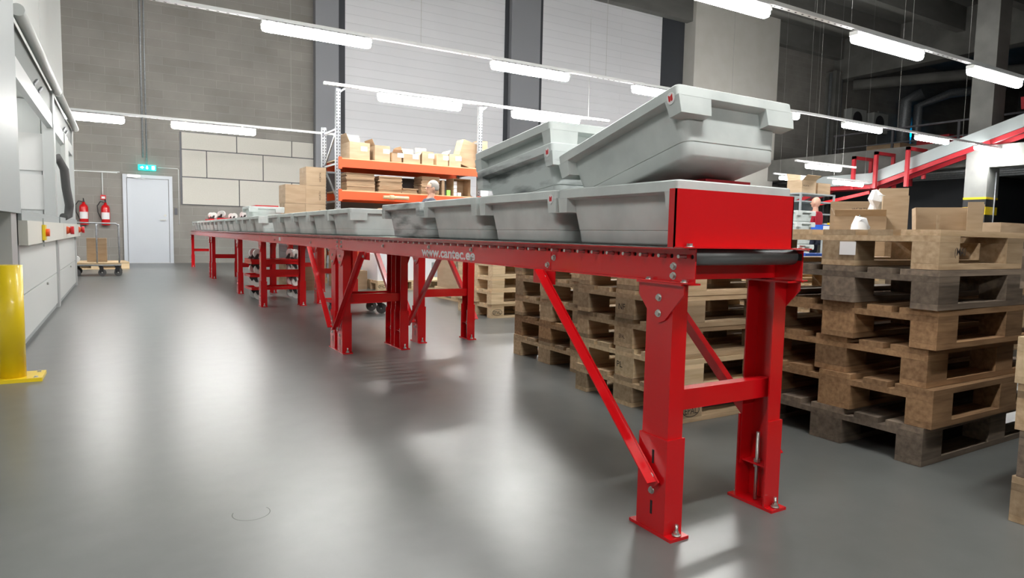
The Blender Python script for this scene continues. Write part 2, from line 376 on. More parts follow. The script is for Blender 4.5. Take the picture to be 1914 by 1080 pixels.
trunking(-5.0, 4.4, 14.1, 2.88, 'white lighting rail near the block wall with the door', wires=[.3, 3.0])
lamp(-1.44, 14.1, 2.88, 'bright batten lamp above the fire extinguishers at the left', 'lamps near the block wall')
lamp(-4.8, 14.1, 2.88, 'added batten lamp behind the storage machines, unseen, brightening the block wall', 'lamps near the block wall')  # hidden lamp added to brighten the lower block wall
lamp(.81, 14.1, 2.88, 'bright batten lamp right of the pale door top, before the acoustic boards', 'lamps near the block wall')
# right rear group
for (x, y, z, n, w) in [(15.9, 11.5, 2.98, 'on the short rail left of the red hangers', 1), (17.95, 13.9, 2.95, 'low over the tray end, behind the short rail', 0), (19.0, 12.75, 2.80, 'under the flat part of the grey chute', 0)]:
    lamp(x, y, z, 'bright batten lamp ' + n, 'lamps over the far workplaces')
    trunking(x - (.45 if w else .3), x + (2.2 if w else 1.8), y, z, 'short white lighting rail carrying the lamp ' + n, wires=[x, x + 1.6])
for i, (x, y) in enumerate([(-1, 9.0), (5, 9.5), (11, 10), (18, 9.5), (1, 1.0), (9, 4)]):  # unseen ceiling lamps added to brighten the upper walls
    hb = empty('added_fill_lamp', (x, y, 8.35), label='added round fill lamp under the ceiling, %s of six, unseen above the view' % ORD[i], cat='lamp')
    MB().cyl((0, 0, .06), (0, 0, .32), .30, 32, .12).build('reflector', WHITE, hb); MB().cyl((0, 0, .03), (0, 0, .058), .29, 32).build('diffuser', FILLBAY, hb); MB().cyl((0, 0, .32), (0, 0, 1.2), .01, 8).build('rod', STEEL, hb)
# lamp rows over and behind the camera, added unseen to brighten the scene
for j, (yy, xs) in enumerate([(.4, (-2.6, .9)), (-4.2, (-2.6, .9))]):
    trunking(-3, 3, yy, 3.42, ['added white lighting rail over the camera, out of view', 'added white lighting rail behind the camera, out of view'][j], wires=[-1, 1])
    for x in xs: lamp(x, yy, 3.42, ['added unseen batten lamp on the rail over the camera', 'added unseen batten lamp on the rail behind the camera'][j], ['added lamps over the camera', 'added lamps behind the camera'][j])

# ------------------------------------------------------------------ storage machines on the left
XM = -.60
def machine(y0, y1, label, first_one):
    yc = (y0 + y1) / 2; h = (y1 - y0) / 2
    e = empty('storage_machine', (XM, yc, 0), label=label, cat='storage machine', group='vertical storage machines on the left')
    # casing above opening
    MB().box(-1.9, -.10, -h, h, 2.30, 7.0).box(-1.9, -.06, -h, h, 2.26, 2.30).build('upper_casing', PANELW, e, .004)
    MB().box(-1.9, -1.55, -h, h, .02, 2.26).build('rear_casing', PANELW, e)
    MB().box(-1.55, -.03, -h, h, 2.15, 2.255).build('inner_ceiling', PANELW, e)
    # lintel and housing
    MB().box(-.06, -.01, -h + .05, h - .10, 1.86, 2.0).build('lintel', ALU, e, .004)
    MB().box(-.029, -.022, -h + .05, h - .13, 2.0, 2.25).build('shutter_recess', RECESS, e)
    MB().cyl((.035, -h + .05, 2.255), (.035, h, 2.255), .040, 20).build('roller_tube', PANELW, e)
    for k in (-.1, .25): MB().bar((-.02, k, 2.02), (.0, k + .1, 2.08), .018, .018).build('shutter_bracket', GALV, e)
    # posts
    MB().box(-.10, .0, h - .13, h, .0, 2.24).build('post', ALU, e, .005)
    MB().box(-.10, -.002, -h, -h + .05, .0, 2.24).build('post', ALU, e, .005)
    # counter band, ledge
    MB().box(-.3, .05, -h, h, .72, .885).build('counter', BEIGE, e, .008)
    MB().box(-.3, .02, -h, h - .13, .886, .95).build('ledge', PANELG, e, .004)
    # lower doors
    MB().box(-.05, -.015, -h + .06, h - .14, .37, .715).build('lower_panel', PANELW, e, .004)
    MB().box(-.05, -.015, -h + .06, h - .14, .05, .362).build('lower_panel', PANELW, e, .004)
    MB().cyl((-.015, .35, .33), (.0, .35, .33), .012, 12).build('lock', STEEL, e)
    MB().box(-.06, -.03, -h, h, 0, .048).build('plinth', PANELG, e)
    # inside
    MB().box(-1.5, -.31, -h, h, .75, .90).build('inner_tray', ALU, e)
    MB().box(-.62, -.56, -h + .3, h - .3, 2.09, 2.13).build('inner_lamp', LAMPIN, e, label='lit white lamp strip under the inner ceiling')
    MB().box(-1.5, -.12, h - .06, h - .02, .9, 2.14).build('side_panel', WHITE, e)
    MB().box(-1.5, -.12, -h + .01, -h + .04, .9, 2.14).build('side_panel', WHITE, e)
    for k, (a, b) in enumerate([(1.35, 1.0), (1.35, .75), (.8, 1.0)]):
        pass
    return e
m1 = machine(5.42, 8.50, 'near white storage machine with open lit hatch behind the yellow bollard', True)
m2 = machine(8.52, 11.55, 'far white storage machine with open lit hatch and black hose', False)
def sheet(name, x, y0, y1, z0, z1, label, M=PAPER): return tag(MB().box(x, x + .003, y0, y1, z0, z1).build(name, M), label, 'paper sheet')
for i, (y, z, w) in enumerate([(7.0, 1.62, .30), (7.62, 1.62, .34), (7.62, 1.22, .34)]):
    # papers on the far inner side panel of the near machine
    sgn = 0
    p = MB().box(-1.35 + i * .42 if i < 2 else -.93, -1.05 + i * .42 if i < 2 else -.63, 8.425, 8.43, [1.30, 1.42, 1.02][i], [1.72, 1.80, 1.38][i]).build('paper_sheet', PAPER)
    tag(p, ['left white notice sheet inside the near hatch', 'right white notice sheet inside the near hatch, upper', 'right white notice sheet inside the near hatch, lower'][i], 'paper sheet')
# grey tall housing at the extreme left and its leg
g = empty('machine_side_housing', (XM, 5.0, 0), label='tall grey housing at the left edge behind the yellow bollard', cat='housing')
MB().box(-1.9, .02, -1.6, .40, .93, 7.0).build('casing', PANELG, g, .006)
MB().box(-.35, .0, .10, .35, 0, .929).build('post', ALU, g, .005)
MB().box(-1.9, -.36, -1.6, .40, 0, .92).build('lower_casing', PANELW, g)
# switches on the counter front
c = empty('rotary_switch', (XM + .052, 6.35, .80), label='yellow rotary switch with red knob on the beige counter front', cat='switch')
MB().box(0, .02, -.06, .06, -.06, .06).build('back_plate', YEL, c, .004); MB().cyl((.02, 0, 0), (.045, 0, 0), .03, 16).build('knob', ORANGE, c)
MB().box(0, .008, -.008, .008, -.11, .11).build('cable_strip', PANELG, c)
for y, l in ((8.9, 'orange emergency stop button on the counter front between the hatches'), (11.2, 'orange emergency stop button at the far counter end')):
    c = empty('emergency_stop', (XM + .05, y, .81), label=l, cat='switch')
    MB().cyl((0, 0, 0), (.035, 0, 0), .045, 16, .03).build('base', ORANGE, c); MB().cyl((.035, 0, 0), (.07, 0, 0), .045, 20).build('button', REDS, c)
tag(MB().tube([(-.72, 9.0, 1.55), (-.62, 9.05, 1.62), (-.57, 9.15, 1.5), (-.56, 9.2, 1.3), (-.54, 9.3, 1.1), (-.56, 9.4, .98), (-.60, 9.3, .96)], .045, 12).build('black_hose', RUBBER), 'thick black ribbed hose hanging in the far hatch', 'hose')
tag(MB().box(-.64, -.60, 9.9, 10.5, 1.35, 2.0, Matrix.Translation((0, 0, 0))).build('hatch_cover', PANELW, bevel=.004), 'white tilted cover plate in the far hatch', 'cover plate')
cn = empty('red_cone', (-.75, 5.75, .952), label='red plastic cone on the ledge of the near hatch', cat='cone')
MB().cyl((0, 0, 0), (0, 0, .22), .08, 20, .02).build('cone_body', REDS, cn); MB().cyl((0, 0, .08), (0, 0, .13), .0555, 20, .042).build('white_band', PAPER, cn)

# ------------------------------------------------------------------ bollard
b = empty('bollard', (-.545, 4.47, 0), label='yellow steel bollard bolted to the floor at the left edge', cat='bollard')
MB().cyl((0, 0, .02), (0, 0, .635), .062, 40).build('post', YEL, b, .003)
MB().box(-.14, .14, -.09, .14, 0, .02, Matrix.Rotation(.0, 4, 'Z')).build('base_plate', YEL, b, .003)
for x, y in ((.11, .10), (.11, -.06), (-.11, .10), (-.11, -.06)): MB().hexbolt((x, y, .02), (0, 0, 1), .009).build('bolt', STEEL, b)

m = MB(); N_ = 40
for q in range(26):
    a0, a1 = 2 * PI * (q + 17) / N_, 2 * PI * (q + 18) / N_
    vs = [m.bm.verts.new((.312 + r_ * math.cos(a), 2.05 + r_ * math.sin(a), .0008)) for r_, a in ((.052, a0), (.0545, a0), (.0545, a1), (.052, a1))]
    m.bm.faces.new(vs)
tag(m.build('floor_ring_stain', plain('dark_stain', (.05, .052, .05), .5)), 'faint dark ring-shaped stain on the open grey floor', 'stain')
# ------------------------------------------------------------------ roller conveyor
ZT, ZB = .825, .730
def rail_mesh(L, holes=True):
    """channel in local coords: web at x=0, flanges toward -x, y 0..L"""
    m = MB(); bm = m.bm; t = .0035
    zc, hr = .803, .0068
    if holes:
        n = int(L / .025); cw = L / n
        for x in (0, t):
            for k in range(n):
                yc = (k + .5) * cw; h = cw / 2
                out = [(-h, -.0125), (0, -.0125), (h, -.0125), (h, 0), (h, .0125), (0, .0125), (-h, .0125), (-h, 0)]
                O = [bm.verts.new((x, yc + a, zc + b)) for a, b in out]
                I = [bm.verts.new((x, yc + hr * math.cos(-3 * PI / 4 + i * PI / 4), zc + hr * math.sin(-3 * PI / 4 + i * PI / 4))) for i in range(8)]
                for i in range(8): bm.faces.new((O[i], O[(i + 1) % 8], I[(i + 1) % 8], I[i]))
        bmesh.ops.remove_doubles(bm, verts=bm.verts[:], dist=1e-5)
        m.box(0, t, 0, L, ZB, zc - .0125); m.box(0, t, 0, L, zc + .0125, ZT)
    else:
        m.box(0, t, 0, L, ZB, ZT)
    m.box(-.026, 0, 0, L, ZT - t, ZT); m.box(-.026, 0, 0, L, ZB, ZB + t)
    if holes: m.mi = 1; m.box(t + .0006, t + .0022, .002, L - .002, zc - .0105, zc + .0105)  # dark strip added behind the holes, painting in their inner shade
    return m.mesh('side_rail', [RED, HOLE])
def roller_mesh():
    m = MB(); m.cyl((-.222, 0, 0), (.222, 0, 0), .0245, 18); m.mi = 1
    m.cyl((-.2535, 0, 0), (-.222, 0, 0), .0055, 6); m.cyl((.222, 0, 0), (.2535, 0, 0), .0055, 6); pass
    return m.mesh('roller', [ROLLER, STEEL])
RM = roller_mesh()
def support(e, xl, xr, y, dirs, oy, xo):
    """leg frame; y is the near face, coordinates local to e (world minus offsets)"""
    def loc(x, yy, z): return (x - xo, yy - oy, z)
    for side in (0, 1):
        X = xl if side == 0 else xr; s = 1 if side == 0 else -1      # s: toward the inside
        def bx(m, a, b, y0, y1, z0, z1):
            x0, x1 = sorted((X + s * a, X + s * b)); m.box(x0 - xo, x1 - xo, y0 - oy, y1 - oy, z0, z1)
        t = .005
        def chan(m, xa, xb, ya, yb, z0, z1, tt):
            P = [(xa, ya), (xb, ya), (xb, ya + tt), (xa + tt, ya + tt), (xa + tt, yb - tt), (xb, yb - tt), (xb, yb), (xa, yb)]
            m.prism([(X + s * a - xo, b - oy) for a, b in P], 'Z', z0, z1)
        m = MB(); chan(m, .012, .068, y, y + .105, .12, .7235, t)
        leg = m.build('leg', RED, e, .001)
        m = MB(); chan(m, .006, .074, y - .006, y + .111, .0095, .285, .0052)
        bx(m, .018, .06, y + .0055, y + .0995, .13, .135)
        m.build('foot_sleeve', RED, leg, .001)
        m = MB(); bx(m, .004, .074, y - .035, y + .14, 0, .009); m.build('base_plate', RED, leg, .002)
        m = MB()
        for yy in (y - .021, y + .126): m = MB(); m.cyl(loc(X + s * .04, yy, .009), loc(X + s * .04, yy, .042), .005, 8); m.hexbolt(loc(X + s * .04, yy, .012), (0, 0, 1), .0095, .009); m.build('anchor_bolt', STEEL, leg)
        m = MB(); m.cyl(loc(X + s * .045, y + .052, .012), loc(X + s * .045, y + .052, .235), .006, 8); m.cyl(loc(X + s * .045, y + .052, .136), loc(X + s * .045, y + .052, .146), .011, 6); m.cyl(loc(X + s * .045, y + .052, .12), loc(X + s * .045, y + .052, .13), .011, 6)
        m.build('adjusting_screw', STEEL, leg)
        # slots and bolts on outer web of sleeve
        for zc in (.075, .225):
            m = MB(); x0, x1 = sorted((X + s * .0052, X + s * .0063)); m.box(x0 - xo, x1 - xo, y + .045 - oy, y + .053 - oy, zc - .02, zc + .02); m.build('slot', HOLE, leg)
        for zc in (.125, .17, .685, .64): MB().hexbolt(loc(X + s * .006, y + .05, zc), (-s, 0, 0), .008).build('hex_bolt', STEEL, leg)
        # gusset
        m = MB(); ya = y - oy
        x0, x1 = sorted((X + s * .006, X + s * .011))
        m.prism([(ya - .045, .727), (ya + .135, .727), (ya + .135, .69), (ya + .075, .622), (ya + .05, .612), (ya + .025, .622), (ya - .045, .70)], 'X', x0 - xo, x1 - xo)
        bx(m, -.005, .068, y - .045, y + .135, .7245, .7295)
        m.build('gusset', RED, leg, .0015)
        # braces
        for dr in dirs:
            y0 = y + (.02 if dr > 0 else .085); y1 = y0 + dr * .62
            xb = X - s * .006
            m = MB(); m.bar(loc(xb, y0, .15), loc(xb, y1, .72), .004, .034, (0, dr * .67, -.73)); 
            m.bar(loc(xb - s * .017, y0, .150 + .012), loc(xb - s * .017, y1, .732), .034, .004, (0, dr * .67, -.73))
            br = m.build('brace', RED, e, .0012)
            m = MB(); x0, x1 = sorted((X + s * .002, X + s * .006)); m.box(x0 - xo, x1 - xo, y1 - .07 - oy, y1 + .07 - oy, .682, .729); m.build('bracket', RED, br, .0015)
            MB().hexbolt(loc(xb - s * .002, y1 - dr * .02, .703), (-s, 0, 0), .008).build('hex_bolt', STEEL, br); MB().hexbolt(loc(xb - s * .002, y0 + dr * .02, .172), (-s, 0, 0), .008).build('hex_bolt', STEEL, br)
    m = MB(); m.box(xl + .02 - xo, xr - .02 - xo, y + .03 - oy, y + .035 - oy, .355, .415).box(xl + .02 - xo, xr - .02 - xo, y + .035 - oy, y + .07 - oy, .41, .415).box(xl + .02 - xo, xr - .02 - xo, y + .035 - oy, y + .07 - oy, .355, .36)
    m.build('crossbeam', RED, e, .0012)
def conveyor(xl, xr, y0, y1, label, supports, holes=True, rollers=True, bolts=()):
    xo = (xl + xr) / 2; e = empty('roller_conveyor', (xo, y0, 0), label=label, cat='conveyor', group='sections of the red roller conveyor')
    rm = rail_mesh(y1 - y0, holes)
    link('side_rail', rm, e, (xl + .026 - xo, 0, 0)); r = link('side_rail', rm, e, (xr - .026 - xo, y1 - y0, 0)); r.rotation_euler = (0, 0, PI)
    n = int((y1 - y0) / .075)
    if rollers:
        for k in range(n): link('roller', RM, e, (0, .0375 + k * (y1 - y0) / n, .8035))
    for yy in (.14, (y1 - y0) / 2, y1 - y0 - .12): MB().box(xl + .03 - xo, xr - .03 - xo, yy - .015, yy + .015, .738, .772).build('tie_bar', RED, e)
    for yy, dirs in supports: support(e, xl, xr, yy, dirs, y0, xo)
    if bolts:
        for yy, z in bolts: MB().hexbolt((xl + .026 - xo, yy - y0, z), (-1, 0, 0), .008, .008).build('hex_bolt', STEEL, e)
    return e, xo
XL, XR = 1.295, 1.80
cvA, xo = conveyor(XL, XR, 1.275, 1.968, 'nearest red roller conveyor section with the upright end plate', [(1.338, (1,))], bolts=[(1.355, .775), (1.355, .748), (1.95, .775)])
cvB, _ = conveyor(XL, XR, 1.972, 4.68, 'red roller conveyor section with white web address on its rail', [(4.54, (-1,))], bolts=[(1.99, .748), (2.6, .785), (2.6, .745), (3.07, .785), (3.07, .745), (3.75, .775), (4.62, .78), (4.62, .75)])
cvC, _ = conveyor(XL, XR, 4.684, 7.86, 'third red roller conveyor section, under the row of pale trays', [(4.73, (1,)), (7.72, ())], bolts=[(4.72, .78), (4.72, .75), (5.5, .76), (7.0, .76)])
cvD, _ = conveyor(XL, XR, 7.864, 12.6, 'fourth red roller conveyor section, with the dolly stack beneath', [(9.42, ()), (12.45, ())], holes=False)
cvE, _ = conveyor(XL, XR, 12.604, 16.7, 'farthest red roller conveyor section near the block wall', [(12.8, ()), (16.45, ())], holes=False)
cvF, _ = conveyor(1.95, 2.46, 4.70, 8.2, 'parallel second conveyor lane behind the first, starting mid way', [(4.76, (1,)), (7.88, ())], holes=False)
cvG, _ = conveyor(1.95, 2.46, 8.204, 10.9, 'rear part of the parallel conveyor lane behind the dolly stack', [(9.42, ()), (10.7, ())], holes=False)
# front bolts on base flange, end plate, cross member on nearest section
for yy in (1.30, 1.44): MB().hexbolt((XL + .012 - xo, yy - 1.275, ZB + .0035), (0, 0, 1), .007).build('hex_bolt', STEEL, cvA)
ep = MB().box(1.265 - xo, 1.750 - xo, .025, .029, .828, .985).box(1.265 - xo, 1.269 - xo, .025, .05, .828, .985).box(1.746 - xo, 1.750 - xo, .025, .05, .828, .985) \
    .box(1.265 - xo, 1.795 - xo, -.012, .029, .8265, .8300).box(1.269 - xo, 1.750 - xo, .029, .045, .981, .985).build('end_plate', RED, cvA, .0012, label='upright glossy red end plate')
for xx in (XL + .012, XR - .02): MB().hexbolt((xx - xo, .01, .830), (0, 0, 1), .009, .009).build('hex_bolt', STEEL, ep)
MB().box(XL + .03 - xo, XR - .03 - xo, .095, .10, .735, .800).box(XL + .03 - xo, XR - .03 - xo, .10, .125, .735, .739).build('end_crossbar', RED, cvA, .001)
# web address
text_obj('lettering', 'www.cantec.ee', .042, PAPER, (XL + .0258 - xo, 3.165 - 1.972, .737), (0, -1, 0), (0, 0, 1), cvB, width=.60, bold=.032)
MB().box(XL + .0255 - xo, XL + .026 - xo, 6.72 - 4.684, 6.80 - 4.684, .755, .79).build('type_label', PAPER, cvC)

# ------------------------------------------------------------------ trays
TH, THX, THY = .190, .245, .300
def rrect(hx, hy, r, z, n=5):
    P = []
    for cx, cy, a0 in ((hx - r, hy - r, 0), (-hx + r, hy - r, 90), (-hx + r, -hy + r, 180), (hx - r, -hy + r, 270)):
        for i in range(n + 1):
            a = math.radians(a0 + 90 * i / n); P.append((cx + r * math.cos(a), cy + r * math.sin(a), z))
    return P
def tray_mesh(matl):
    m = MB()
    prof = [(.176, .236, .03, .0), (.185, .245, .032, .003), (.189, .249, .032, .009), (.1925, .2525, .032, .044), (.1905, .2505, .032, .0455), (.1940, .254, .032, .0475), (.210, .268, .028, .150), (.210, .268, .028, .152),
            (.240, .295, .014, .154), (THX, THY, .014, .158), (THX, THY, .014, .186), (.241, .296, .012, TH), (.216, .272, .02, TH), (.212, .268, .02, .184), (.186, .246, .03, .010)]
    m.loft([rrect(*p) for p in prof], caps=(True, True), smooth=True)
    # corner blocks: deep skirts at the four corners
    for sx in (-1, 1):
        for sy in (-1, 1):
            P = [(.19, .243), (.2446, .243), (.2446, .2997), (.118, .2997), (.118, .252), (.19, .252)]
            Q = [(.19, .249), (.2405, .249), (.2405, .2955), (.122, .2955), (.122, .252), (.19, .252)]
            m.loft([[(a * sx, b * sy, .108) for a, b in Q], [(a * sx, b * sy, .160) for a, b in P]], caps=(True, True))
    # handle lip in the middle of short ends
    me = m.mesh('tray_body', matl, .0015)
    try: me.set_sharp_from_angle(angle=math.radians(38))
    except Exception: pass
    return me
TM = tray_mesh(TRAY); TMD = tray_mesh(TRAYD)
def sticker_part(root):
    # oval white label with red emblem on the near left corner block, facing -x
    m = MB(); m.cyl((0, 0, 0), (-.0008, 0, 0), .015, 24); 
    for v in m.bm.verts: v.co = Vector((v.co.x - .2452, v.co.y - .268, v.co.z * 1.15 + .158))
    st = m.build('sticker', PAPER, root)
    m = MB()
    for k in (-1, 1):
        poly = [(-.268 + k * .0005, .164), (-.268 + k * .008, .169), (-.268 + k * .008, .152), (-.268 + k * .004, .148), (-.268 + k * .0005, .152)]
        m.prism(poly, 'X', -.2468, -.2461)
    m.build('emblem', REDS, st)
def tray(x, y0, z, label, group, dark=False, rx=0., rz=0., sticker=False):
    e = empty('plastic_tray', (x, y0 + THY, z), label=label, cat='tray', group=group)
    e.rotation_euler = (rx, 0, rz); link('tray_body', TMD if dark else TM, e)
    if sticker: sticker_part(e)
    return e
XT = 1.592; ZR = .8285
near = [(1.375, 'nearest grey tray, resting against the red end plate', False, False), (1.987, 'second grey tray from the end plate, under the stacked pair', False, True), (2.612, 'third grey tray from the end plate on the rollers', False, False), (3.26, 'fourth grey tray from the end plate, stained dark, above the lettering', True, False)]
for y, l, dk, st in near: tray(XT, y, ZR, l, 'trays in the near row on the conveyor', dk, sticker=st, rz=random.uniform(-.004, .004))
tray(XT - .012, 1.628 - THY, 1.024, 'tilted empty grey tray propped with its near end raised', 'trays piled on the near row', rx=math.radians(-14.5), sticker=True)
tray(XT, 2.30 - THY, 0.972, 'dark-scuffed grey tray under the upper one, behind the tilted tray', 'trays piled on the near row', True, rx=math.radians(-6.3), sticker=True)
tray(XT, 2.318 - THY, 1.052, 'upper clean grey tray nested in the scuffed one behind the tilted tray', 'trays piled on the near row', False, rx=math.radians(-6.3))
ys = [4.51, 5.12, 5.73, 6.34, 6.95]
for i, y in enumerate(ys): tray(XT, y, ZR, '%s pale tray after the gap in the middle row' % ORD[i], 'trays in the middle row on the conveyor', rz=random.uniform(-.01, .01))
for i in range(14): tray(XT + random.uniform(-.006, .006), 8.08 + i * .612, ZR, '%s pale tray of the far row towards the block wall' % ORD[i], 'trays in the far row on the conveyor', rz=random.uniform(-.015, .015))
tray(1.78, 10.0, 1.005, 'pale tray lying crossways on top of the far row', 'trays stacked on the far row')
rb = empty('red_case', (XT + .02, 1.58, .843), label='red lidded box in the nearest tray, peeking out under the tilted tray', cat='box')
MB().box(-.05, .15, -.10, .05, 0, .19).build('case_body', REDDK, rb, .004); MB().box(-.052, .152, -.102, .052, .17, .196).build('lid', REDDK, rb, .004)
rb = empty('red_bag', (1.80, 10.3, 1.02), label='red sheet of packaging lying in the crossways tray', cat='bag')
MB().box(-.16, .16, -.2, .2, 0, .195).build('bag_body', REDS, rb, .03)

# ------------------------------------------------------------------ dollies
WR = .055
def dolly(x, y, z, rz, label, flip=False, wheel=WWHEEL, w=.60, d=.40, group='red transport dollies'):
    e = empty('dolly', (x, y, z), rz, label, 'dolly', group)
    if flip: e.rotation_euler = (PI, 0, rz)
    m = MB(); m.box(-w / 2 + .004, w / 2 - .004, -d / 2 + .004, d / 2 - .004, .124, .130)
    m.box(-w / 2, w / 2, -d / 2, -d / 2 + .004, .122, .152).box(-w / 2, w / 2, d / 2 - .004, d / 2, .122, .152).box(-w / 2, -w / 2 + .004, -d / 2, d / 2, .122, .152).box(w / 2 - .004, w / 2, -d / 2, d / 2, .122, .152)
    m.build('platform', RED, e, .002)
    for i, (sx, sy) in enumerate(((-1, -1), (1, -1), (1, 1), (-1, 1))):
        cx, cy = sx * (w / 2 - .07), sy * (d / 2 - .07); a = random.uniform(-.9, .9)
        T = Matrix.Translation((cx, cy, 0)) @ Matrix.Rotation(a, 4, 'Z')
        m = MB()
        m.box(-.03, .03, -.024, .024, .113, .1235, T)
        for q in (-1, 1):
            m.prism([(-.026, .114), (.026, .114), (.040, .058), (.022, .048), (.010, .060)], 'Y', q * .020 - .0015, q * .020 + .0015)
            m.bm.verts.ensure_lookup_table()
            for v in m.bm.verts[-10:]: v.co = T @ v.co
        f = m.build('castor_fork', BLACK, e, 0)
        MB().cyl(T @ Vector((.025, -.016, WR)), T @ Vector((.025, .016, WR)), WR, 28).build('wheel', wheel, f, .003)
        MB().cyl(T @ Vector((.025, -.024, WR)), T @ Vector((.025, .024, WR)), .008, 8).build('axle', STEEL, f)
    return e
dolly(1.62, 8.72, 0, .05, 'bottom red dolly of the stack under the conveyor')
dolly(1.61, 8.72, .158, .02, 'middle red dolly of the stack under the conveyor')
dolly(1.62, 8.74, .316, .06, 'top upright red dolly of the stack under the conveyor')
dolly(1.62, 8.74, .622, .03, 'upturned red dolly on the dolly stack under the conveyor', flip=True)
dolly(2.10, 6.82, 0, .10, 'single low red dolly standing behind the paired conveyor legs', wheel=RUBBER, w=.56, d=.40)
dolly(1.60, 12.25, 1.171, .0, 'upturned red dolly with white wheels on the far tray row', flip=True, w=.5, d=.36)
dolly(1.60, 13.6, 1.171, .1, 'farther upturned red dolly with white wheels on the far tray row', flip=True, w=.5, d=.36)

# ------------------------------------------------------------------ pallets
PM = {}
def pallet_meshes(wm, key):
    # origin at centre of footprint, x 1.2 m long
    def b(x0, x1, y0, y1, z0, z1, name): 
        return MB().box(x0, x1, y0, y1, z0, z1).mesh(name, wm, .003)
    P = []
    for yc, w in ((-.3275, .145), (-.175, .10), (0, .145), (.175, .10), (.3275, .145)): P.append(('deck_board', b(-.6, .6, -w / 2, w / 2, .122, .1435, 'deck_board'), (0, yc, 0)))
    sb = MB().box(-.0725, .0725, -.4, .4, .100, .1215).mesh('stringer_board', wm, .003)
    for xc in (-.5275, 0, .5275): P.append(('stringer_board', sb, (xc, 0, 0)))
    bb1 = b(-.6, .6, -.05, .05, .001, .022, 'bottom_board'); bb2 = b(-.6, .6, -.0725, .0725, .001, .022, 'bottom_board')
    for yc, mm in ((-.35, bb1), (0, bb2), (.35, bb1)): P.append(('bottom_board', mm, (0, yc, 0)))
    k1 = b(-.0725, .0725, -.05, .05, .0225, .0995, 'block'); k2 = b(-.0725, .0725, -.0725, .0725, .0225, .0995, 'block')
    for yc, mm in ((-.35, k1), (0, k2), (.35, k1)):
        for xc in (-.5275, 0, .5275): P.append(('block', mm, (xc, yc, 0)))
    return P
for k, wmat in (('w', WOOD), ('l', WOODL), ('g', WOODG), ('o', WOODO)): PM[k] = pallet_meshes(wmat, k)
ROOTS = {}
def pallet(x, y, z, rz, kind, label, group):
    if kind not in ROOTS:
        e = empty('wooden_pallet', (x, y, z), rz)
        for n, me, lo in PM[kind]: link(n, me, e, lo)
        ROOTS[kind] = e; _KC[e.name] = kids(e)
    else: e = copy_tree(ROOTS[kind])
    e.location = (x, y, z); e.rotation_euler = (0, 0, rz)
    return tag(e, label, 'pallet', group)
def stack(x, y, kinds, rz, where, group, j=.012, z0=0, pitch=.1442):
    n = len(kinds); out = []
    for i, k in enumerate(kinds):
        pos = 'bottom' if i == 0 else 'top' if i == n - 1 else ORD[i] + '-from-bottom'
        out.append(pallet(x + random.uniform(-j, j), y + random.uniform(-j, j), z0 + i * pitch, rz + random.uniform(-.012, .012) + (PI if random.random() < .5 else 0),
                          k, '%s wooden pallet of the stack %s' % (pos, where), group)); out[-1].scale = (1, 1, pitch / .1442)
    return out
def mark(parent_pal, body, wpos, h, w, xdir, ring=True):
    """burnt mark in world coordinates"""
    o = text_obj('burnt_mark', body, h, INK, wpos, xdir, (0, 0, 1), None, width=w, bold=.006)
    M = parent_pal_matrix(parent_pal).inverted()
    me = o.data
    if ring:
        bm = bmesh.new(); bm.from_mesh(me)
        X = Vector(xdir); Z = X.cross(Vector((0, 0, 1))); c = Vector(wpos) + X * w / 2 + Vector((0, 0, h / 2)) + Z * .0006
        A = []; B = []
        for i in range(24):
            a = 2 * PI * i / 24
            A.append(bm.verts.new(c + X * math.cos(a) * w * .68 + Vector((0, 0, math.sin(a) * h * .95)))); B.append(bm.verts.new(c + X * math.cos(a) * w * .62 + Vector((0, 0, math.sin(a) * h * .84))))
        for i in range(24): bm.faces.new((A[i], A[(i + 1) % 24], B[(i + 1) % 24], B[i]))
        bm.to_mesh(me); bm.free()
    for v in me.vertices: v.co = M @ v.co
    o.parent = parent_pal
    return o
def parent_pal_matrix(e): return Matrix.Translation(e.location) @ e.rotation_euler.to_matrix().to_4x4() @ Matrix.Diagonal((e.scale.x, e.scale.y, e.scale.z, 1))
# A: big stack right of the nearest leg; corner (2.60,1.30)
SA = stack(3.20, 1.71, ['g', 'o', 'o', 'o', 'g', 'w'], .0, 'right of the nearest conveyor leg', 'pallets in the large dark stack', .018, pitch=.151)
mark(SA[5], '(MAI', (2.655, 1.278, .80), .04, .075, (1, 0, 0), False)
tg = MB().box(2.585, 2.5862, 1.62, 1.69, .80, .855).build('paper_tag', PAPER); tag(tg, 'torn white paper tag on the top pallet block', 'paper tag')
# B: behind the nearest leg, corner (2.17,2.15)
SB = stack(2.78, 2.57, ['w', 'l', 'w', 'w', 'w'], .0, 'behind the nearest long brace', 'pallets behind the nearest brace', .008, pitch=.148)
mark(SB[0], 'EPAL', (2.205, 2.155, .045), .032, .08, (1, 0, 0))
mark(SB[3], 'NF', (2.165, 2.60, .49), .03, .05, (0, -1, 0), False)
mark(SB[2], 'EPAL', (2.165, 2.59, .345), .02, .045, (0, -1, 0), False)
mark(SB[1], 'PL', (2.165, 2.60, .195), .03, .045, (0, -1, 0), False)
# C: corner (2.40,3.25)
SC = stack(3.02, 3.66, ['w', 'o', 'w', 'w', 'w'], .0, 'in the third place, behind the brace stack', 'pallets in the stack behind the brace stack', .010)
# D: at the right edge
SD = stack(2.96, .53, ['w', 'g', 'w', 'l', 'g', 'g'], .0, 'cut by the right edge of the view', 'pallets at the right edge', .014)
# F: pale stack
SF = stack(3.82, 6.27, ['l', 'l', 'l', 'l', 'l'], .0, 'of pale new wood behind the lettered rail', 'pale pallets behind the conveyor', .010)
mark(SF[0], 'EPAL', (3.245, 5.868, .045), .034, .085, (1, 0, 0))
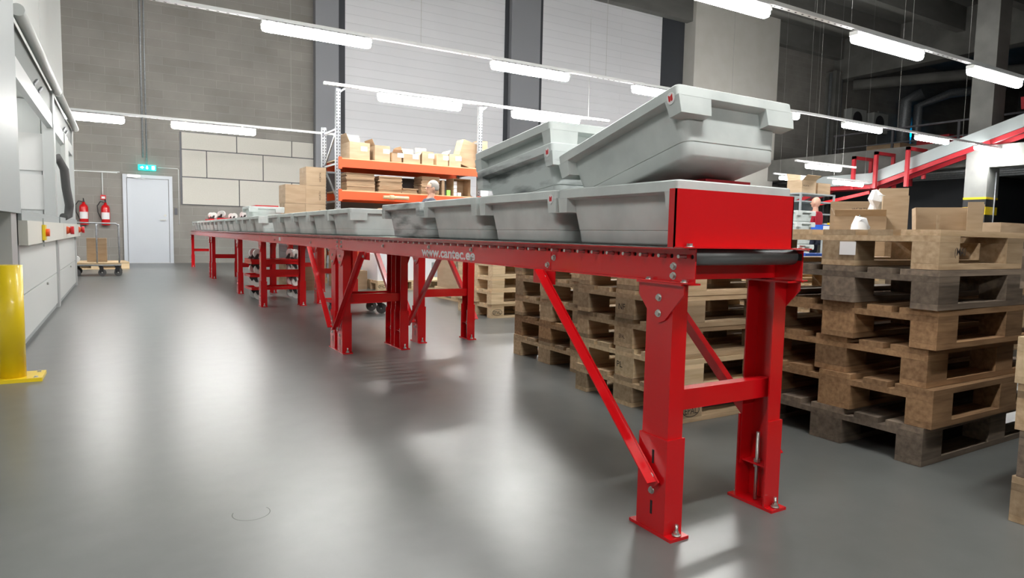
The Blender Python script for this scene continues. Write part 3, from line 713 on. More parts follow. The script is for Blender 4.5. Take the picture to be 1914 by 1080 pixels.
# G and carton pallets
pg = pallet(3.80, 9.72, 0, 0, 'l', 'pale wooden pallet under the large white carton', 'single loaded pallets')
mark(pg, 'EPAL', (3.22, 9.315, .045), .034, .085, (1, 0, 0))
pallet(4.02, 7.62, 0, PI / 2, 'l', 'pale wooden pallet under the brown carton beside the pale stack', 'single loaded pallets')
# H: stacks behind A
SH = stack(4.42, 2.95, ['w', 'l', 'w', 'l', 'l'], .0, 'seen through the dark stack, pale top', 'pallets behind the dark stack', .012)
SI = stack(5.9, 4.25, ['l', 'w', 'l', 'l', 'l'], .02, 'farther behind the dark stack, left of the cartons', 'pallets farther behind the dark stack', .012)
SJ = stack(6.0, 2.92, ['w', 'l', 'l', 'w', 'l'], .0, 'under the low open carton', 'pallets under the open carton', .012)
SK = stack(8.25, 5.02, ['w', 'l', 'l', 'l'], .0, 'carrying the big brown cartons', 'pallets under the big cartons', .012)
tag(MB().box(5.2, 5.55, 3.72, 3.80, .722, .75).build('blue_bin', BLUE, bevel=.004), 'flat blue plastic bin lying on the pale pallets', 'bin')

# ------------------------------------------------------------------ cartons
def carton(x, y, z, w, d, h, label, rz=0., mat=None, flaps=0, tape=True, logo=None, lab=False, group='cartons', name='carton', lface='-Y', labz=.5):
    mat = mat or CARD
    e = empty(name, (x, y, z), rz, label, 'carton', group)
    m = MB()
    if flaps:
        t = .006
        m.box(-w / 2, w / 2, -d / 2, -d / 2 + t, 0, h).box(-w / 2, w / 2, d / 2 - t, d / 2, 0, h).box(-w / 2, -w / 2 + t, -d / 2 + t, d / 2 - t, 0, h).box(w / 2 - t, w / 2, -d / 2 + t, d / 2 - t, 0, h).box(-w / 2 + t, w / 2 - t, -d / 2 + t, d / 2 - t, 0, t)
        m.build('carton_body', mat, e)
        fl = min(w, d) * .42
        spec = [((-w / 2, 0, h), 'x', -1, d, 25), ((w / 2, 0, h), 'x', 1, d, 35), ((0, -d / 2, h), 'y', -1, w, 50), ((0, d / 2, h), 'y', 1, w, 10)]
        for i, (p, ax, s, L, ang) in enumerate(spec):
            if not (flaps >> i) & 1: continue
            a = math.radians(ang); dx = math.sin(a) * s * fl; dz = math.cos(a) * fl
            m = MB()
            if ax == 'x': m.bar(p, (p[0] + dx, 0, h + dz), L * .98, .004, (1, 0, 0))
            else: m.bar(p, (0, p[1] + dx, h + dz), w * .98, .004, (0, 1, 0))
            m.build('flap', mat, e)
    else:
        m.box(-w / 2, w / 2, -d / 2, d / 2, 0, h).build('carton_body', mat, e, .004)
    if tape and not flaps:
        MB().box(-w / 2 - .001, w / 2 + .001, -.025, .025, h, h + .001).box(-w / 2 - .0012, -w / 2, -.025, .025, h - .08, h + .001).box(w / 2, w / 2 + .0012, -.025, .025, h - .08, h + .001).build('packing_tape', TAPE, e)
    if lab: MB().box(w * .05, w * .05 + .11, -d / 2 - .0014, -d / 2, h * labz, h * labz + .075).build('address_label', PAPER, e)
    if logo:
        if lface == '-Y': text_obj('printed_mark', logo[0], logo[1], INK, (logo[2], -d / 2 - .0005, logo[3]), (1, 0, 0), (0, 0, 1), e)
        elif lface == 'V': text_obj('printed_mark', logo[0], logo[1], INK, (logo[2], -d / 2 - .0005, logo[3]), (0, 0, 1), (-1, 0, 0), e)
        else: text_obj('printed_mark', logo[0], logo[1], INK, (-w / 2 - .0005, logo[2], logo[3]), (0, -1, 0), (0, 0, 1), e)
    return e
# white carton on pallet G
carton(3.64, 9.72, .1455, .86, .72, .40, 'large white carton on the pallet behind the conveyor legs', mat=WHITEB, tape=False, group='cartons beyond the conveyor')
carton(4.02, 7.60, .1455, .78, 1.1, .42, 'large brown carton with printed letters beside the pale pallet stack', mat=CARDL, group='cartons beyond the conveyor', logo=('WiFi', .10, .02, .27), lface='-X')
carton(2.96, 9.9, 0, .38, .5, .28, 'brown carton on the floor left of the white carton', group='cartons beyond the conveyor')
carton(2.98, 10.36, 0, .36, .3, .56, 'dark tall carton behind the conveyor left of the white carton', mat=CARD, group='cartons beyond the conveyor')
carton(2.205, 9.98, 0, .42, .6, .20, 'bottom brown carton behind the dolly stack', group='cartons behind the dollies', mat=CARD)
carton(2.205, 9.98, .201, .42, .6, .20, 'second brown carton behind the dolly stack', group='cartons behind the dollies', mat=CARD)
for i in range(4): tag(MB().box(1.99, 2.42, 9.7, 10.26, .402 + i * .078, .476 + i * .078).build('grey_shelf_box', GREY, bevel=.006), '%s flat grey box from the bottom, on the cartons behind the dollies' % ORD[i], 'box', 'flat grey boxes behind the dollies')
# carton tower left of rack
zz = .10
tag(MB().box(2.25, 2.90, 10.96, 11.9, 0, .098).build('low_plinth', WOOD), 'low wooden base under the carton tower', 'base')
for r_ in range(6):
    hh = .30
    for c_ in range(2):
        if r_ == 5 and c_ == 0: continue
        carton(2.39 + c_ * .33, 11.2 + .0, zz, .32, .46, hh - .004, 'brown carton in the %s column of the tower beside the rack, %s layer up' % (['left', 'right'][c_], ORD[r_]), rz=random.uniform(-.03, .03), mat=CARDL, group='cartons in the tower beside the rack',
               logo=('WÜRTH', .035, .20 - .12, .06) if c_ else None, lface='V')
    zz += hh

# ------------------------------------------------------------------ pallet rack with its lamps
RX0, RX1, RY, RD = 2.98, 5.53, 10.6, .85
rk = empty('pallet_rack', (RX0, RY, 0), label='orange and galvanised pallet rack with two loaded shelves', cat='rack')
def upright(x, y, h, name='upright'):
    m = MB(); m.box(x - .04, x + .04, y, y + .004, 0, h).box(x - .04, x - .036, y, y + .06, 0, h).box(x + .036, x + .04, y, y + .06, 0, h)
    o = m.build(name, GALV, rk, .001)
    m = MB(); z = .1
    while z < h - .05:
        for s in (-.022, .022): m.box(x + s - .006, x + s + .006, y - .0012, y, z, z + .022)
        z += .05
    tag(m.build('slot', HOLE, o), kind='stuff'); MB().box(x - .06, x + .06, y - .02, y + .08, 0, .006).build('foot_plate', GALV, o)
W = RX1 - RX0
for x in (0, W): upright(x, 0, 3.12 if True else 2.5); upright(x, RD, 2.62)
for x in (0, W):
    for z in (.15, .75, 1.35, 1.95, 2.5): MB().bar((x, .03, z), (x, RD + .02, z), .02, .03).build('frame_strut', GALV, rk)
    for k, z in enumerate((.15, .75, 1.35, 1.95)):
        a, b = ((.03, RD), (RD, .03))[k % 2]; MB().bar((x, a, z), (x, b, z + .58), .02, .03).build('frame_strut', GALV, rk)
for z in (.45, 1.38, 1.89):
    for y in (-.03, RD + .02):
        m = MB(); m.box(.05, W - .05, y, y + .045, z, z + .13)
        bmn = m.build('beam', ORANGE, rk, .004)
        MB().box(.0, .05, y - .004, y + .05, z - .03, z + .16).box(W - .05, W, y - .004, y + .05, z - .03, z + .16).build('beam_connector', ORANGE, bmn, .002)
    MB().box(.04, W - .04, .0, RD, z + .131, z + .149).build('shelf_board', WOODL, rk)
MB().box(.05, W - .05, RD + .07, RD + .08, .5, 1.86).build('back_panel', plain('rack_back_grey', (.13, .13, .135), .7), rk)
for x in (0, W): MB().bar((x, .02, 3.05), (x + .12, .02, 3.14), .03, .03).build('lamp_bracket', GALV, rk)
trunking(2.75, 8.4, RY, 3.15, 'white lighting rail mounted on top of the orange rack posts', wires=[7.9])
lamp(3.62, RY - .02, 3.15, 'bright batten lamp above the cartons of the orange rack', 'lamps on the rack rail')
lamp(6.16, RY - .02, 3.15, 'bright batten lamp right of the rack, above the stacked trays', 'lamps on the rack rail')
# second upright carrying the rail end
# cartons on the top shelf (z 1.99)
zt = 1.89 + .15
tops = [(3.33, .34, .45, .27, 9, 'tall grey-brown carton at the left end'), (3.72, .26, .4, .25, 1, 'second carton from the left, with a label'), (3.98, .16, .30, .16, 6, 'small low carton, third from the left'), (4.24, .30, .3, .15, 11, 'wide open carton with raised flaps'),
        (4.53, .21, .3, .22, 8, 'yellowish carton with raised rear flap'), (4.80, .22, .3, .20, 2, 'sixth carton from the left, with a label'), (5.06, .22, .3, .21, 0, 'closed carton left of the leaning sheets')]
for x, w, dp, h, fl, l in tops: carton(x, RY + .03 + dp / 2, zt, w, dp, h, l + ' on the top shelf', rz=random.uniform(-.1, .1), mat=CARDL, flaps=fl, lab=True, group='cartons on the top shelf')
sh = empty('cardboard_sheet', (5.42, RY + .25, zt), label='large folded cardboard sheet leaning at the right rack post', cat='cardboard')
MB().box(-.30, .06, -.14, .14, 0, .44, Matrix.Rotation(.28, 4, 'Y')).build('sheet_bundle', CARD, sh, .004)
sh = empty('cardboard_sheet', (5.62, RY + .32, zt), label='narrow upright cardboard bundle right of the rack post', cat='cardboard')
MB().box(-.02, .16, -.12, .12, 0, .52).build('sheet_bundle', CARD, sh, .004)
# mid shelf (z 1.51)
zm = 1.38 + .15
for (x, w, dp, n, l) in [(3.36, .47, .40, 13, 'left stack'), (3.87, .40, .40, 12, 'second stack'), (4.22, .28, .36, 4, 'low third stack'), (4.60, .33, .36, 14, 'stack behind the person')]:
    me = MB().box(-w / 2, w / 2, -dp / 2, dp / 2, 0, .0205).mesh('flat_carton', CARD, .002)
    for k in range(n):
        o = link('flat_carton', me, None, (x + random.uniform(-.012, .012), RY + .24 + random.uniform(-.01, .01), zm + k * .0222)); o.rotation_euler = (0, 0, random.uniform(-.02, .02))
        tag(o, 'folded flat brown carton in the %s on the middle shelf' % l, 'flat carton', 'folded cartons, ' + l)
carton(4.83, RY + .2, zm, .05, .3, .26, 'narrow upright brown carton right of the folded stacks', rz=.05, group='items on the middle shelf', tape=False)
tag(MB().box(4.93, 5.0, RY + .1, RY + .14, zm, zm + .10).build('lime_package', LIME), 'small lime green package on the middle shelf', 'package')
bb = empty('display_carton', (5.21, RY + .22, zm), label='open-fronted brown carton standing on its side on the middle shelf', cat='carton')
MB().box(-.17, -.165, -.15, .15, 0, .31).box(.165, .17, -.15, .15, 0, .31).box(-.165, .165, -.15, .15, .305, .31).box(-.165, .165, .145, .15, 0, .305).build('carton_shell', CARD, bb)
for k in range(4): tag(MB().box(5.055, 5.115, RY + .08, RY + .16, zm + .002 + k * .066, zm + .06 + k * .066).build('small_white_box', PAPER, bevel=.002), '%s small white box from below, piled at left in the open carton' % ORD[k], 'box', 'small white boxes in the open carton')
tag(MB().box(5.13, 5.20, RY + .08, RY + .16, zm + .007, zm + .065).build('small_white_box', PAPER, bevel=.002), 'single small white box beside the pile in the open carton', 'box', 'small white boxes in the open carton')
tag(MB().cyl((3.70, RY - .09, 1.44), (4.14, RY - .09, 1.44), .028, 20).cyl((3.80, RY - .09, 1.44), (3.88, RY - .09, 1.44), .04, 20).build('paper_roll', WOODL), 'pale cardboard tube lying in front of the middle beam', 'tube')
for k, (x0, x1, z0, z1) in enumerate([(5.50, 5.60, 1.78, 1.98), (5.53, 5.68, 1.55, 1.77)]):
    tag(MB().box(x0, x1, RY - .035, RY - .031, z0, z1).build('paper_note', PAPER), ['upper white note hanging on the right rack post', 'lower white note hanging on the right rack post'][k], 'paper sheet')
tag(MB().prism([(3.42, 1.12), (3.75, 1.12), (3.585, 1.25)], 'Y', 10.14, 10.44).build('carton_gable', CARD), 'gabled brown carton top peeking over the trays below the rack', 'carton')
tag(MB().box(3.42, 3.75, 10.14, 10.44, .0, 1.119).build('carton_pillar', CARD), 'tall carton standing before the rack, mostly behind the trays', 'carton')

# ------------------------------------------------------------------ trolley by the door
t = empty('roll_trolley', (-.36, 13.85, 0), label='tubular steel trolley with two hoops near the pale door', cat='trolley')
MB().box(-.45, .30, -.35, .35, .20, .235).build('deck', WOODL, t, .004)
MB().tube([(-.45, -.35, .19), (.30, -.35, .19), (.30, .35, .19), (-.45, .35, .19), (-.45, -.35, .19)], .014, 8).build('frame', GALV, t)
for x0 in (-.05, .28):
    MB().tube([(x0, -.33, .2), (x0, -.33, .86), (x0, -.30, .90), (x0, .30, .90), (x0, .33, .86), (x0, .33, .2)], .013, 8).build('hoop', GALV, t)
MB().tube([(-.45, -.33, .92), (.24, -.33, .92), (.28, -.33, .88)], .013, 8).build('push_bar', GALV, t)
for i, (cx, cy) in enumerate(((-.38, -.3), (.0, -.3), (.24, -.3), (.24, .3), (-.38, .3))):
    f = MB().box(cx - .03, cx + .03, cy - .03, cy + .03, .15, .19).box(cx - .02, cx + .04, cy - .028, cy - .022, .06, .16).box(cx - .02, cx + .04, cy + .022, cy + .028, .06, .16).build('castor_fork', BLACK, t)
    MB().cyl((cx + .02, cy - .018, .0625), (cx + .02, cy + .018, .0625), .0625, 24).build('wheel', RUBBER, f)
    MB().cyl((cx + .02, cy - .03, .0625), (cx + .02, cy + .03, .0625), .012, 8).build('hub', STEEL, f)
carton(-.42, 13.95, .236, .30, .35, .42, 'brown carton standing on the tubular trolley', group='cartons near the door')
pallet(-.55, 16.1, 0, .1, 'l', 'pale wooden pallet on the floor behind the trolley', 'single loaded pallets')
tag(MB().cyl((-.72, 13.56, .292), (-.72, 13.68, .292), .055, 24).build('tape_roll', WHITE), 'white roll lying on the trolley deck beside the machine', 'roll')

# ------------------------------------------------------------------ people
def voxel_person(name, joints, edges, radii, head, extras, mats, label, loc, rz, parts):
    """joints: dict name->pos, radii: name->r; returns continuous body mesh"""
    root = empty(name, loc, rz, label, 'person')
    def skinmesh(js, es, rs):
        me = bpy.data.meshes.new('tmp'); idx = {k: i for i, k in enumerate(js)}
        me.from_pydata([joints[k] for k in js], [(idx[a], idx[b]) for a, b in es], [])
        o = bpy.data.objects.new('tmp', me); COL.objects.link(o)
        o.modifiers.new('s', 'SKIN'); 
        for i, k in enumerate(js):
            r = rs[k]; r = r if isinstance(r, tuple) else (r, r)
            me.skin_vertices[0].data[i].radius = r
        me.skin_vertices[0].data[0].use_root = True
        sb = o.modifiers.new('b', 'SUBSURF'); sb.levels = 2
        dg = bpy.context.evaluated_depsgraph_get(); m2 = bpy.data.meshes.new_from_object(o.evaluated_get(dg)); bpy.data.objects.remove(o)
        return m2
    js = list(joints)
    body = skinmesh(js, edges, radii)
    bm = bmesh.new(); bm.from_mesh(body)
    for (c, r, sx, sy, sz) in head:
        res = bmesh.ops.create_uvsphere(bm, u_segments=20, v_segments=14, radius=r)
        for v in res['verts']: v.co = Vector((v.co.x * sx + c[0], v.co.y * sy + c[1], v.co.z * sz + c[2]))
    bm.to_mesh(body); bm.free()
    o = bpy.data.objects.new('tmp', body); COL.objects.link(o)
    rm = o.modifiers.new('r', 'REMESH'); rm.mode = 'VOXEL'; rm.voxel_size = .008; rm.use_smooth_shade = True
    sm = o.modifiers.new('m', 'SMOOTH'); sm.iterations = 3
    dg = bpy.context.evaluated_depsgraph_get(); m3 = bpy.data.meshes.new_from_object(o.evaluated_get(dg)); bpy.data.objects.remove(o)
    m3.materials.clear(); m3.materials.append(SKIN)
    link('body', m3, root)
    for pname, pj, pe, pr, pm in parts:
        mm = skinmesh(pj, pe, pr); mm.materials.clear(); mm.materials.append(pm)
        for p in mm.polygons: p.use_smooth = True
        link(pname, mm, root)
    return root
def man(loc, rz, label, shirt, H=1.75, hair=None, glasses=False, bend=0., shaved=False):
    k = H / 1.75
    J = {'pel': (0, 0, .95), 'abd': (0, .0, 1.10), 'chest': (0, .01 + bend * .06, 1.30), 'neckb': (0, 0 + bend * .14, 1.45), 'neck': (0, -.01 + bend * .19, 1.53), 'head': (0, -.02 + bend * .24, 1.60),
         'shl': (.17, bend * .12, 1.42), 'ell': (.24, -.02 + bend * .16, 1.14), 'wrl': (.20, -.22 + bend * .1, 1.02), 'hal': (.18, -.30 + bend * .1, 1.02),
         'shr': (-.17, bend * .12, 1.42), 'elr': (-.24, -.02 + bend * .16, 1.14), 'wrr': (-.20, -.22 + bend * .1, 1.02), 'har': (-.18, -.30 + bend * .1, 1.02),
         'hipl': (.09, 0, .90), 'knl': (.10, -.02, .50), 'anl': (.10, .02, .09), 'tol': (.11, -.13, .04), 'hipr': (-.09, 0, .90), 'knr': (-.10, -.02, .50), 'anr': (-.10, .02, .09), 'tor': (-.11, -.13, .04)}
    for s, n in ((1, 'l'), (-1, 'r')):
        for f, (dx, dy) in enumerate(((-.035, -.075), (-.012, -.09), (.010, -.088), (.032, -.07))):
            hx, hy, hz = J['ha' + n]; J['f%d%s' % (f, n)] = (hx + dx * .9, hy + dy * .6, hz - .01); J['g%d%s' % (f, n)] = (hx + dx, hy + dy, hz - .035)
        hx, hy, hz = J['ha' + n]; J['th' + n] = (hx - s * .05, hy - .02, hz - .02)
    J = {a: (b[0] * k, b[1] * k, b[2] * k) for a, b in J.items()}
    R = {'pel': (.15, .11), 'abd': (.14, .10), 'chest': (.16, .11), 'neckb': (.075, .07), 'neck': .055, 'head': .06, 'hipl': .09, 'hipr': .09, 'knl': .062, 'knr': .062, 'anl': .042, 'anr': .042, 'tol': .04, 'tor': .04}
    for n in 'lr': R.update({'sh' + n: .062, 'el' + n: .042, 'wr' + n: .029, 'ha' + n: (.042, .022), 'th' + n: .010}); R.update({'f%d%s' % (f, n): .009 for f in range(4)}); R.update({'g%d%s' % (f, n): .008 for f in range(4)})
    E = [('pel', 'abd'), ('abd', 'chest'), ('chest', 'neckb'), ('neckb', 'neck'), ('neck', 'head')]
    for n in 'lr':
        E += [('chest', 'sh' + n), ('sh' + n, 'el' + n), ('el' + n, 'wr' + n), ('wr' + n, 'ha' + n), ('ha' + n, 'th' + n), ('pel', 'hip' + n), ('hip' + n, 'kn' + n), ('kn' + n, 'an' + n), ('an' + n, 'to' + n)]
        for f in range(4): E += [('ha' + n, 'f%d%s' % (f, n)), ('f%d%s' % (f, n), 'g%d%s' % (f, n))]
    hx, hy, hz = J['head']; hz += .055
    head = [((hx, hy, hz + .02), .105, .74, .92, 1.08), ((hx, hy - .035, hz - .045), .065, .80, .85, .95), ((hx, hy - .105, hz - .005), .02, .7, 1, 1.3), ((hx + .078, hy + .005, hz), .026, .4, .8, 1.2), ((hx - .078, hy + .005, hz), .026, .4, .8, 1.2),
            ((hx, hy - .09, hz - .055), .018, 1.3, .6, .5)]
    sh = {'pel': (.18, .15), 'abd': (.175, .15), 'chest': (.19, .165), 'neckb': (.10, .10)}
    for n in 'lr': sh.update({'sh' + n: .092, 'el' + n: .068})
    pj = ['chest', 'abd', 'pel', 'neckb', 'shl', 'ell', 'shr', 'elr']
    tr = {'pel': (.16, .12), 'hipl': .10, 'hipr': .10, 'knl': .075, 'knr': .075, 'anl': .062, 'anr': .062}
    parts = [('t_shirt', pj, [('chest', 'abd'), ('abd', 'pel'), ('chest', 'neckb'), ('chest', 'shl'), ('shl', 'ell'), ('chest', 'shr'), ('shr', 'elr')], sh, shirt),
             ('trousers', list(tr), [('pel', 'hipl'), ('hipl', 'knl'), ('knl', 'anl'), ('pel', 'hipr'), ('hipr', 'knr'), ('knr', 'anr')], tr, JEANS)]
    root = voxel_person('person', J, E, R, head, None, None, label, loc, rz, parts)
    if hair:
        m = MB(); m.sphere((hx, hy + .016, hz + .032), .108, .78, .93, 1.05, 24, 16)
        # trim face side
        dele = [v for v in m.bm.verts if (v.co.y < hy - .045 and v.co.z < hz + .075) or v.co.z < hz - .045]
        bmesh.ops.delete(m.bm, geom=dele, context='VERTS'); o = m.build('hair', hair, root)
        sd = o.modifiers.new('t', 'SOLIDIFY'); sd.thickness = .006
    for s in (-1, 1): MB().sphere((hx + s * .032, hy - .083, hz + .012), .011, 1, .6, .8, 10, 8).build('eye', BLACK, root)
    if glasses:
        m = MB()
        for s in (-1, 1):
            m.tube([(hx + s * .034 + .024 * math.cos(a * PI / 8), hy - .10, hz + .01 + .018 * math.sin(a * PI / 8)) for a in range(17)], .002, 6)
            m.tube([(hx + s * .06, hy - .10, hz + .014), (hx + s * .080, hy + .01, hz + .014)], .002, 6)
        m.build('glasses', BLACK, root)
    for n in 'lr':
        x, y, z = J['to' + n]; MB().box(x - .05, x + .05, y - .08, y + .2, 0, .05).build('shoe', BLACK, root, .02, 2)
    return root
man((4.36, 10.32, 0), math.radians(-100), 'grey-haired person with glasses and dark t-shirt before the orange rack', TEE, 1.70, HAIR, True, .6)
man((12.85, 9.05, 0), math.radians(190), 'bald person in a red t-shirt at the far workplace', REDTEE, 1.78, None, False, .25)

# ------------------------------------------------------------------ far right work area
def shelving(x, y, w, d, h, levels, label, rz=0.):
    e = empty('steel_shelving', (x, y, 0), rz, label, 'shelf')
    for sx in (0, w):
        for sy in (0, d): MB().box(sx - .02, sx + .02, sy - .02, sy + .02, 0, h).build('post', GREY, e)
    for z in levels: MB().box(0, w, 0, d, z, z + .03).build('shelf_board', GREY, e)
    MB().box(0, w, d, d + .005, .3, h * .9).build('back_panel', GREY, e)
    return e
shelving(11.6, 10.7, 1.6, .5, 1.58, (.3, .8, 1.2, 1.55), 'low grey steel shelving behind the person in red')
shelving(13.55, 9.9, 1.25, .5, 1.99, (.4, 1.0, 1.5, 1.78, 1.96), 'taller grey steel shelving right of the person in red')
carton(13.9, 10.15, 1.99, .52, .4, .30, 'pale carton with humped lid on the taller grey shelving', mat=CARDL, flaps=12, group='cartons on the grey shelving', logo=('WÜRTH', .05, -.22, .15))
carton(14.47, 10.15, 1.99, .48, .4, .26, 'brown carton beside the humped one on the taller shelving', group='cartons on the grey shelving')
carton(12.9, 10.95, 1.59, .55, .4, .26, 'brown carton on the low grey shelving behind the person', group='cartons on the grey shelving')
for k in range(10):
    tag(MB().box(11.7 + k * .15, 11.7 + k * .15 + .11, 10.74, 11.0, 1.232, 1.232 + random.uniform(.14, .26)).build('shelf_box', [DKMETAL, CARD, GREY, REDDK, BLACK][k % 5], bevel=.004), '%s small stored box from the left on the low shelving' % ORD[k], 'box', 'small boxes on the low shelving')
for k in range(6):
    tag(MB().box(13.65 + k * .18, 13.65 + k * .18 + .13, 9.95, 10.2, 1.032, 1.032 + random.uniform(.2, .36)).build('shelf_box', [DKMETAL, PAPER, REDDK, GREY][k % 4], bevel=.004), '%s stored box from the left on the taller shelving' % ORD[k], 'box', 'boxes on the taller shelving')
tag(MB().box(13.42, 13.84, 8.8, 9.1, 1.1, 1.28).build('yellow_bin', YEL, bevel=.01), 'yellow plastic bin right of the person in red', 'bin')
wb = empty('workbench', (13.2, 8.3, 0), label='grey workbench in front of the person in red', cat='table')
MB().box(-1.6, 1.6, -.35, .35, .95, .99).build('table_top', GREY, wb, .004)
for sx in (-1.5, 1.5):
    for sy in (-.3, .3): MB().box(sx - .03, sx + .03, sy - .03, sy + .03, 0, .95).build('leg', GREY, wb)
bt = empty('blue_box', (12.0, 8.25, .992), label='blue box with white label on the far workbench', cat='box')
MB().box(-.2, .2, -.15, .15, 0, .20).build('box_body', BLUE, bt, .01); MB().box(-.18, .08, -.153, -.15, .03, .18).build('paper_label', PAPER, bt)
tag(MB().box(13.4, 13.86, 8.8, 9.12, .0, 1.098).build('steel_cabinet', GREY, bevel=.004), 'grey steel cabinet under the yellow bin', 'cabinet')
for k in range(5): tray(10.12, 7.25, .42 + k * .193, '%s pale plastic tray from the bottom of the far tray tower' % ORD[k], 'trays in the far tower')
tag(MB().box(9.86, 10.38, 7.23, 7.87, 0, .418).build('tray_cart', GREY, bevel=.01), 'grey base cart under the far tray tower', 'cart')

# big cartons on stack K (top z = .577)
zk = 4 * .1442 + .001
TURN = -.98
carton(8.17, 5.21, zk, .49, .34, .80, 'large brown carton with printed name at the back of the carton group', rz=TURN, mat=CARD, group='big cartons right of the person', logo=('WÜRTH', .045, .0, .68))
carton(7.38, 4.59, zk, .53, .26, .58, 'lower open brown carton at the front of the carton group', rz=TURN - .06, mat=CARD, flaps=5, group='big cartons right of the person')
carton(8.50, 4.87, zk, .32, .28, .97, 'tall brown carton at the right of the carton group', rz=TURN, mat=CARDL, group='big cartons right of the person')
SL = stack(7.5, 4.13, ['l', 'w', 'l', 'l'], .0, 'before the big brown cartons', 'pallets before the big cartons', .012)
carton(7.70, 4.38, zk, .26, .18, .82, 'pale upright carton before the tall one', rz=TURN, mat=CARDL, group='big cartons right of the person', tape=False)
pw = empty('paper_wad', (7.86, 4.70, zk + .60), label='crumpled white paper sticking out of the carton group', cat='paper')
m = MB(); m.sphere((0, 0, .16), .15, .8, .5, 1.1, 7, 5)
for v in m.bm.verts: v.co += Vector((random.uniform(-.04, .04), random.uniform(-.03, .03), random.uniform(-.05, .05)))
for f in m.bm.faces: f.smooth = False
m.build('paper_sheet', PAPER, pw)
pw = empty('plastic_film', (7.86, 4.68, zk), label='clear crumpled plastic film between the brown cartons', cat='film')
m = MB(); m.sphere((0, 0, .31), .31, .35, .4, 1.0, 9, 7)
for v in m.bm.verts: v.co += Vector((random.uniform(-.02, .02), random.uniform(-.02, .02), random.uniform(-.04, .04)))
for v in m.bm.verts: v.co.z = max(v.co.z, 0)
m.build('film_body', BUBBLE, pw)
wp = empty('white_bag', (7.02, 4.36, zk), label='white plastic bag at the left of the carton group', cat='bag')
m = MB(); m.sphere((0, 0, .30), .27, .32, .4, 1.05, 9, 7)
for v in m.bm.verts: v.co += Vector((random.uniform(-.03, .03), random.uniform(-.03, .03), random.uniform(-.03, .03)))
for v in m.bm.verts: v.co.z = max(v.co.z, 0)
m.build('bag_body', PAPER, wp)
# low open carton on stack J (top z = .722)
oc = empty('open_carton', (6.06, 3.0, .7245), TURN, label='low wide brown carton with upright flaps on the right pallets', cat='carton')
MB().box(-.22, .22, .15, .156, 0, .45).build('rear_wall', CARDL, oc); MB().box(-.22, -.214, -.15, .15, 0, .45, Matrix.Rotation(-.06, 4, 'Y')).build('side_wall', CARD, oc); MB().box(.214, .22, -.15, .15, 0, .47, Matrix.Rotation(.04, 4, 'Y')).build('side_wall', CARDL, oc)
MB().box(-.21, .21, -.15, .15, .0, .006).build('carton_floor', CARD, oc); MB().box(.12, .23, -.158, -.152, 0, .48).build('flap', CARDL, oc); MB().box(-.09, -.07, -.15, -.14, 0, .37).build('divider', CARDL, oc)

# ------------------------------------------------------------------ mezzanine, striped column, chute
struct('trim_13', MB().box(22.6, 44, -9, YB, 3.35, 3.75).box(22.3, 22.6, 9.9, YB, 3.25, 4.05), CONC, 0, 'mezzanine slab')
struct('trim_14', MB().box(21.7, 22.3, -9, 9.9, 3.12, 3.75), CONCL, .01, 'pale concrete beam running from the striped column')
cl = empty('trim_15', (22, 10.0, 0)); cl['kind'] = 'structure'; cl['label'] = 'concrete column with black and yellow bands'
MB().box(-.34, .34, -.30, .30, 0, 3.75).build('lower_shaft', CONCL, cl, .015); MB().box(-.34, .34, -.30, .30, 3.75, 9.6).build('upper_shaft', CONC, cl, .015)
m = MB(); m.box(-.345, .345, -.305, .305, 1.42, 2.26); m.mi = 1
for z0, z1 in ((2.20, 2.262), (1.75, 1.98), (1.42, 1.50)): m.box(-.348, .348, -.308, .308, z0, z1)
m.build('hazard_bands', [BLACK, YEL], cl, label='black and yellow hazard bands')
MB().cyl((.1, -.33, .3), (.1, -.33, 3.0), .02, 8).build('conduit', GALV, cl)
struct('trim_16', MB().box(26.5, 26.9, YB - .5, YB, 0, 8.2), CONC, .01, 'concrete pier at the hall corner')
struct('trim_17', MB().box(30.5, 36.5, YB - .06, YB, 3.75, 7.0), CONCL, 0, 'wall part above the mezzanine, paler for a painted lit patch')  # lit patch of wall put in as paler concrete
for x in (26.35, 27.1): tag(MB().cyl((x, YB - .35, 0), (x, YB - .35, 8.1), .06, 12).build('downpipe', GALV), 'vertical pipe at the hall corner, %s of the two' % ('left' if x < 27 else 'right'), 'pipe')
tag(MB().tube([(27.2, 17.6, 7.6), (29.5, 13.5, 7.65), (33, 8.0, 7.7)], .22, 14).build('duct', CONC), 'large round duct running below the ceiling beam', 'duct')
tag(MB().tube([(31.2, 17.6, 3.76), (31.2, 17.6, 7.4), (31.5, 17.0, 7.7)], .28, 14).build('duct', GALV), 'left vertical silver duct rising from the mezzanine', 'duct')
tag(MB().tube([(32.3, 17.6, 3.76), (32.3, 17.6, 7.3), (33.0, 16.6, 7.8), (34.5, 15, 8.0)], .20, 14).build('duct', GALV), 'right slimmer silver duct rising from the mezzanine', 'duct')
for i, x in enumerate((27.9, 29.6)):
    a = empty('fan_unit', (x, YB - .4, 5.9), label='%s pale outdoor fan unit on the wall above the mezzanine' % ('left', 'right')[i], cat='fan unit')
    MB().box(0, 1.1, 0, .38, 0, .9).build('housing', ACBOX, a, .02); MB().cyl((.45, -.01, .45), (.45, 0, .45), .34, 24).build('fan_grille', DKMETAL, a)
sg = empty('exit_sign', (33.2, YB - .2, 6.05), label='blue-green lit exit sign far up on the mezzanine', cat='sign')
MB().box(-.35, .35, -.03, .03, 0, .28).build('sign_panel', emit('exit_blue', (.0, .35, .8), 2.5), sg, .004); MB().box(-.05, .25, -.034, -.03, .06, .22).build('pictogram', GREENW, sg)
rl = empty('railing', (24, 13, 3.75), label='black steel railing along the mezzanine edge', cat='railing')
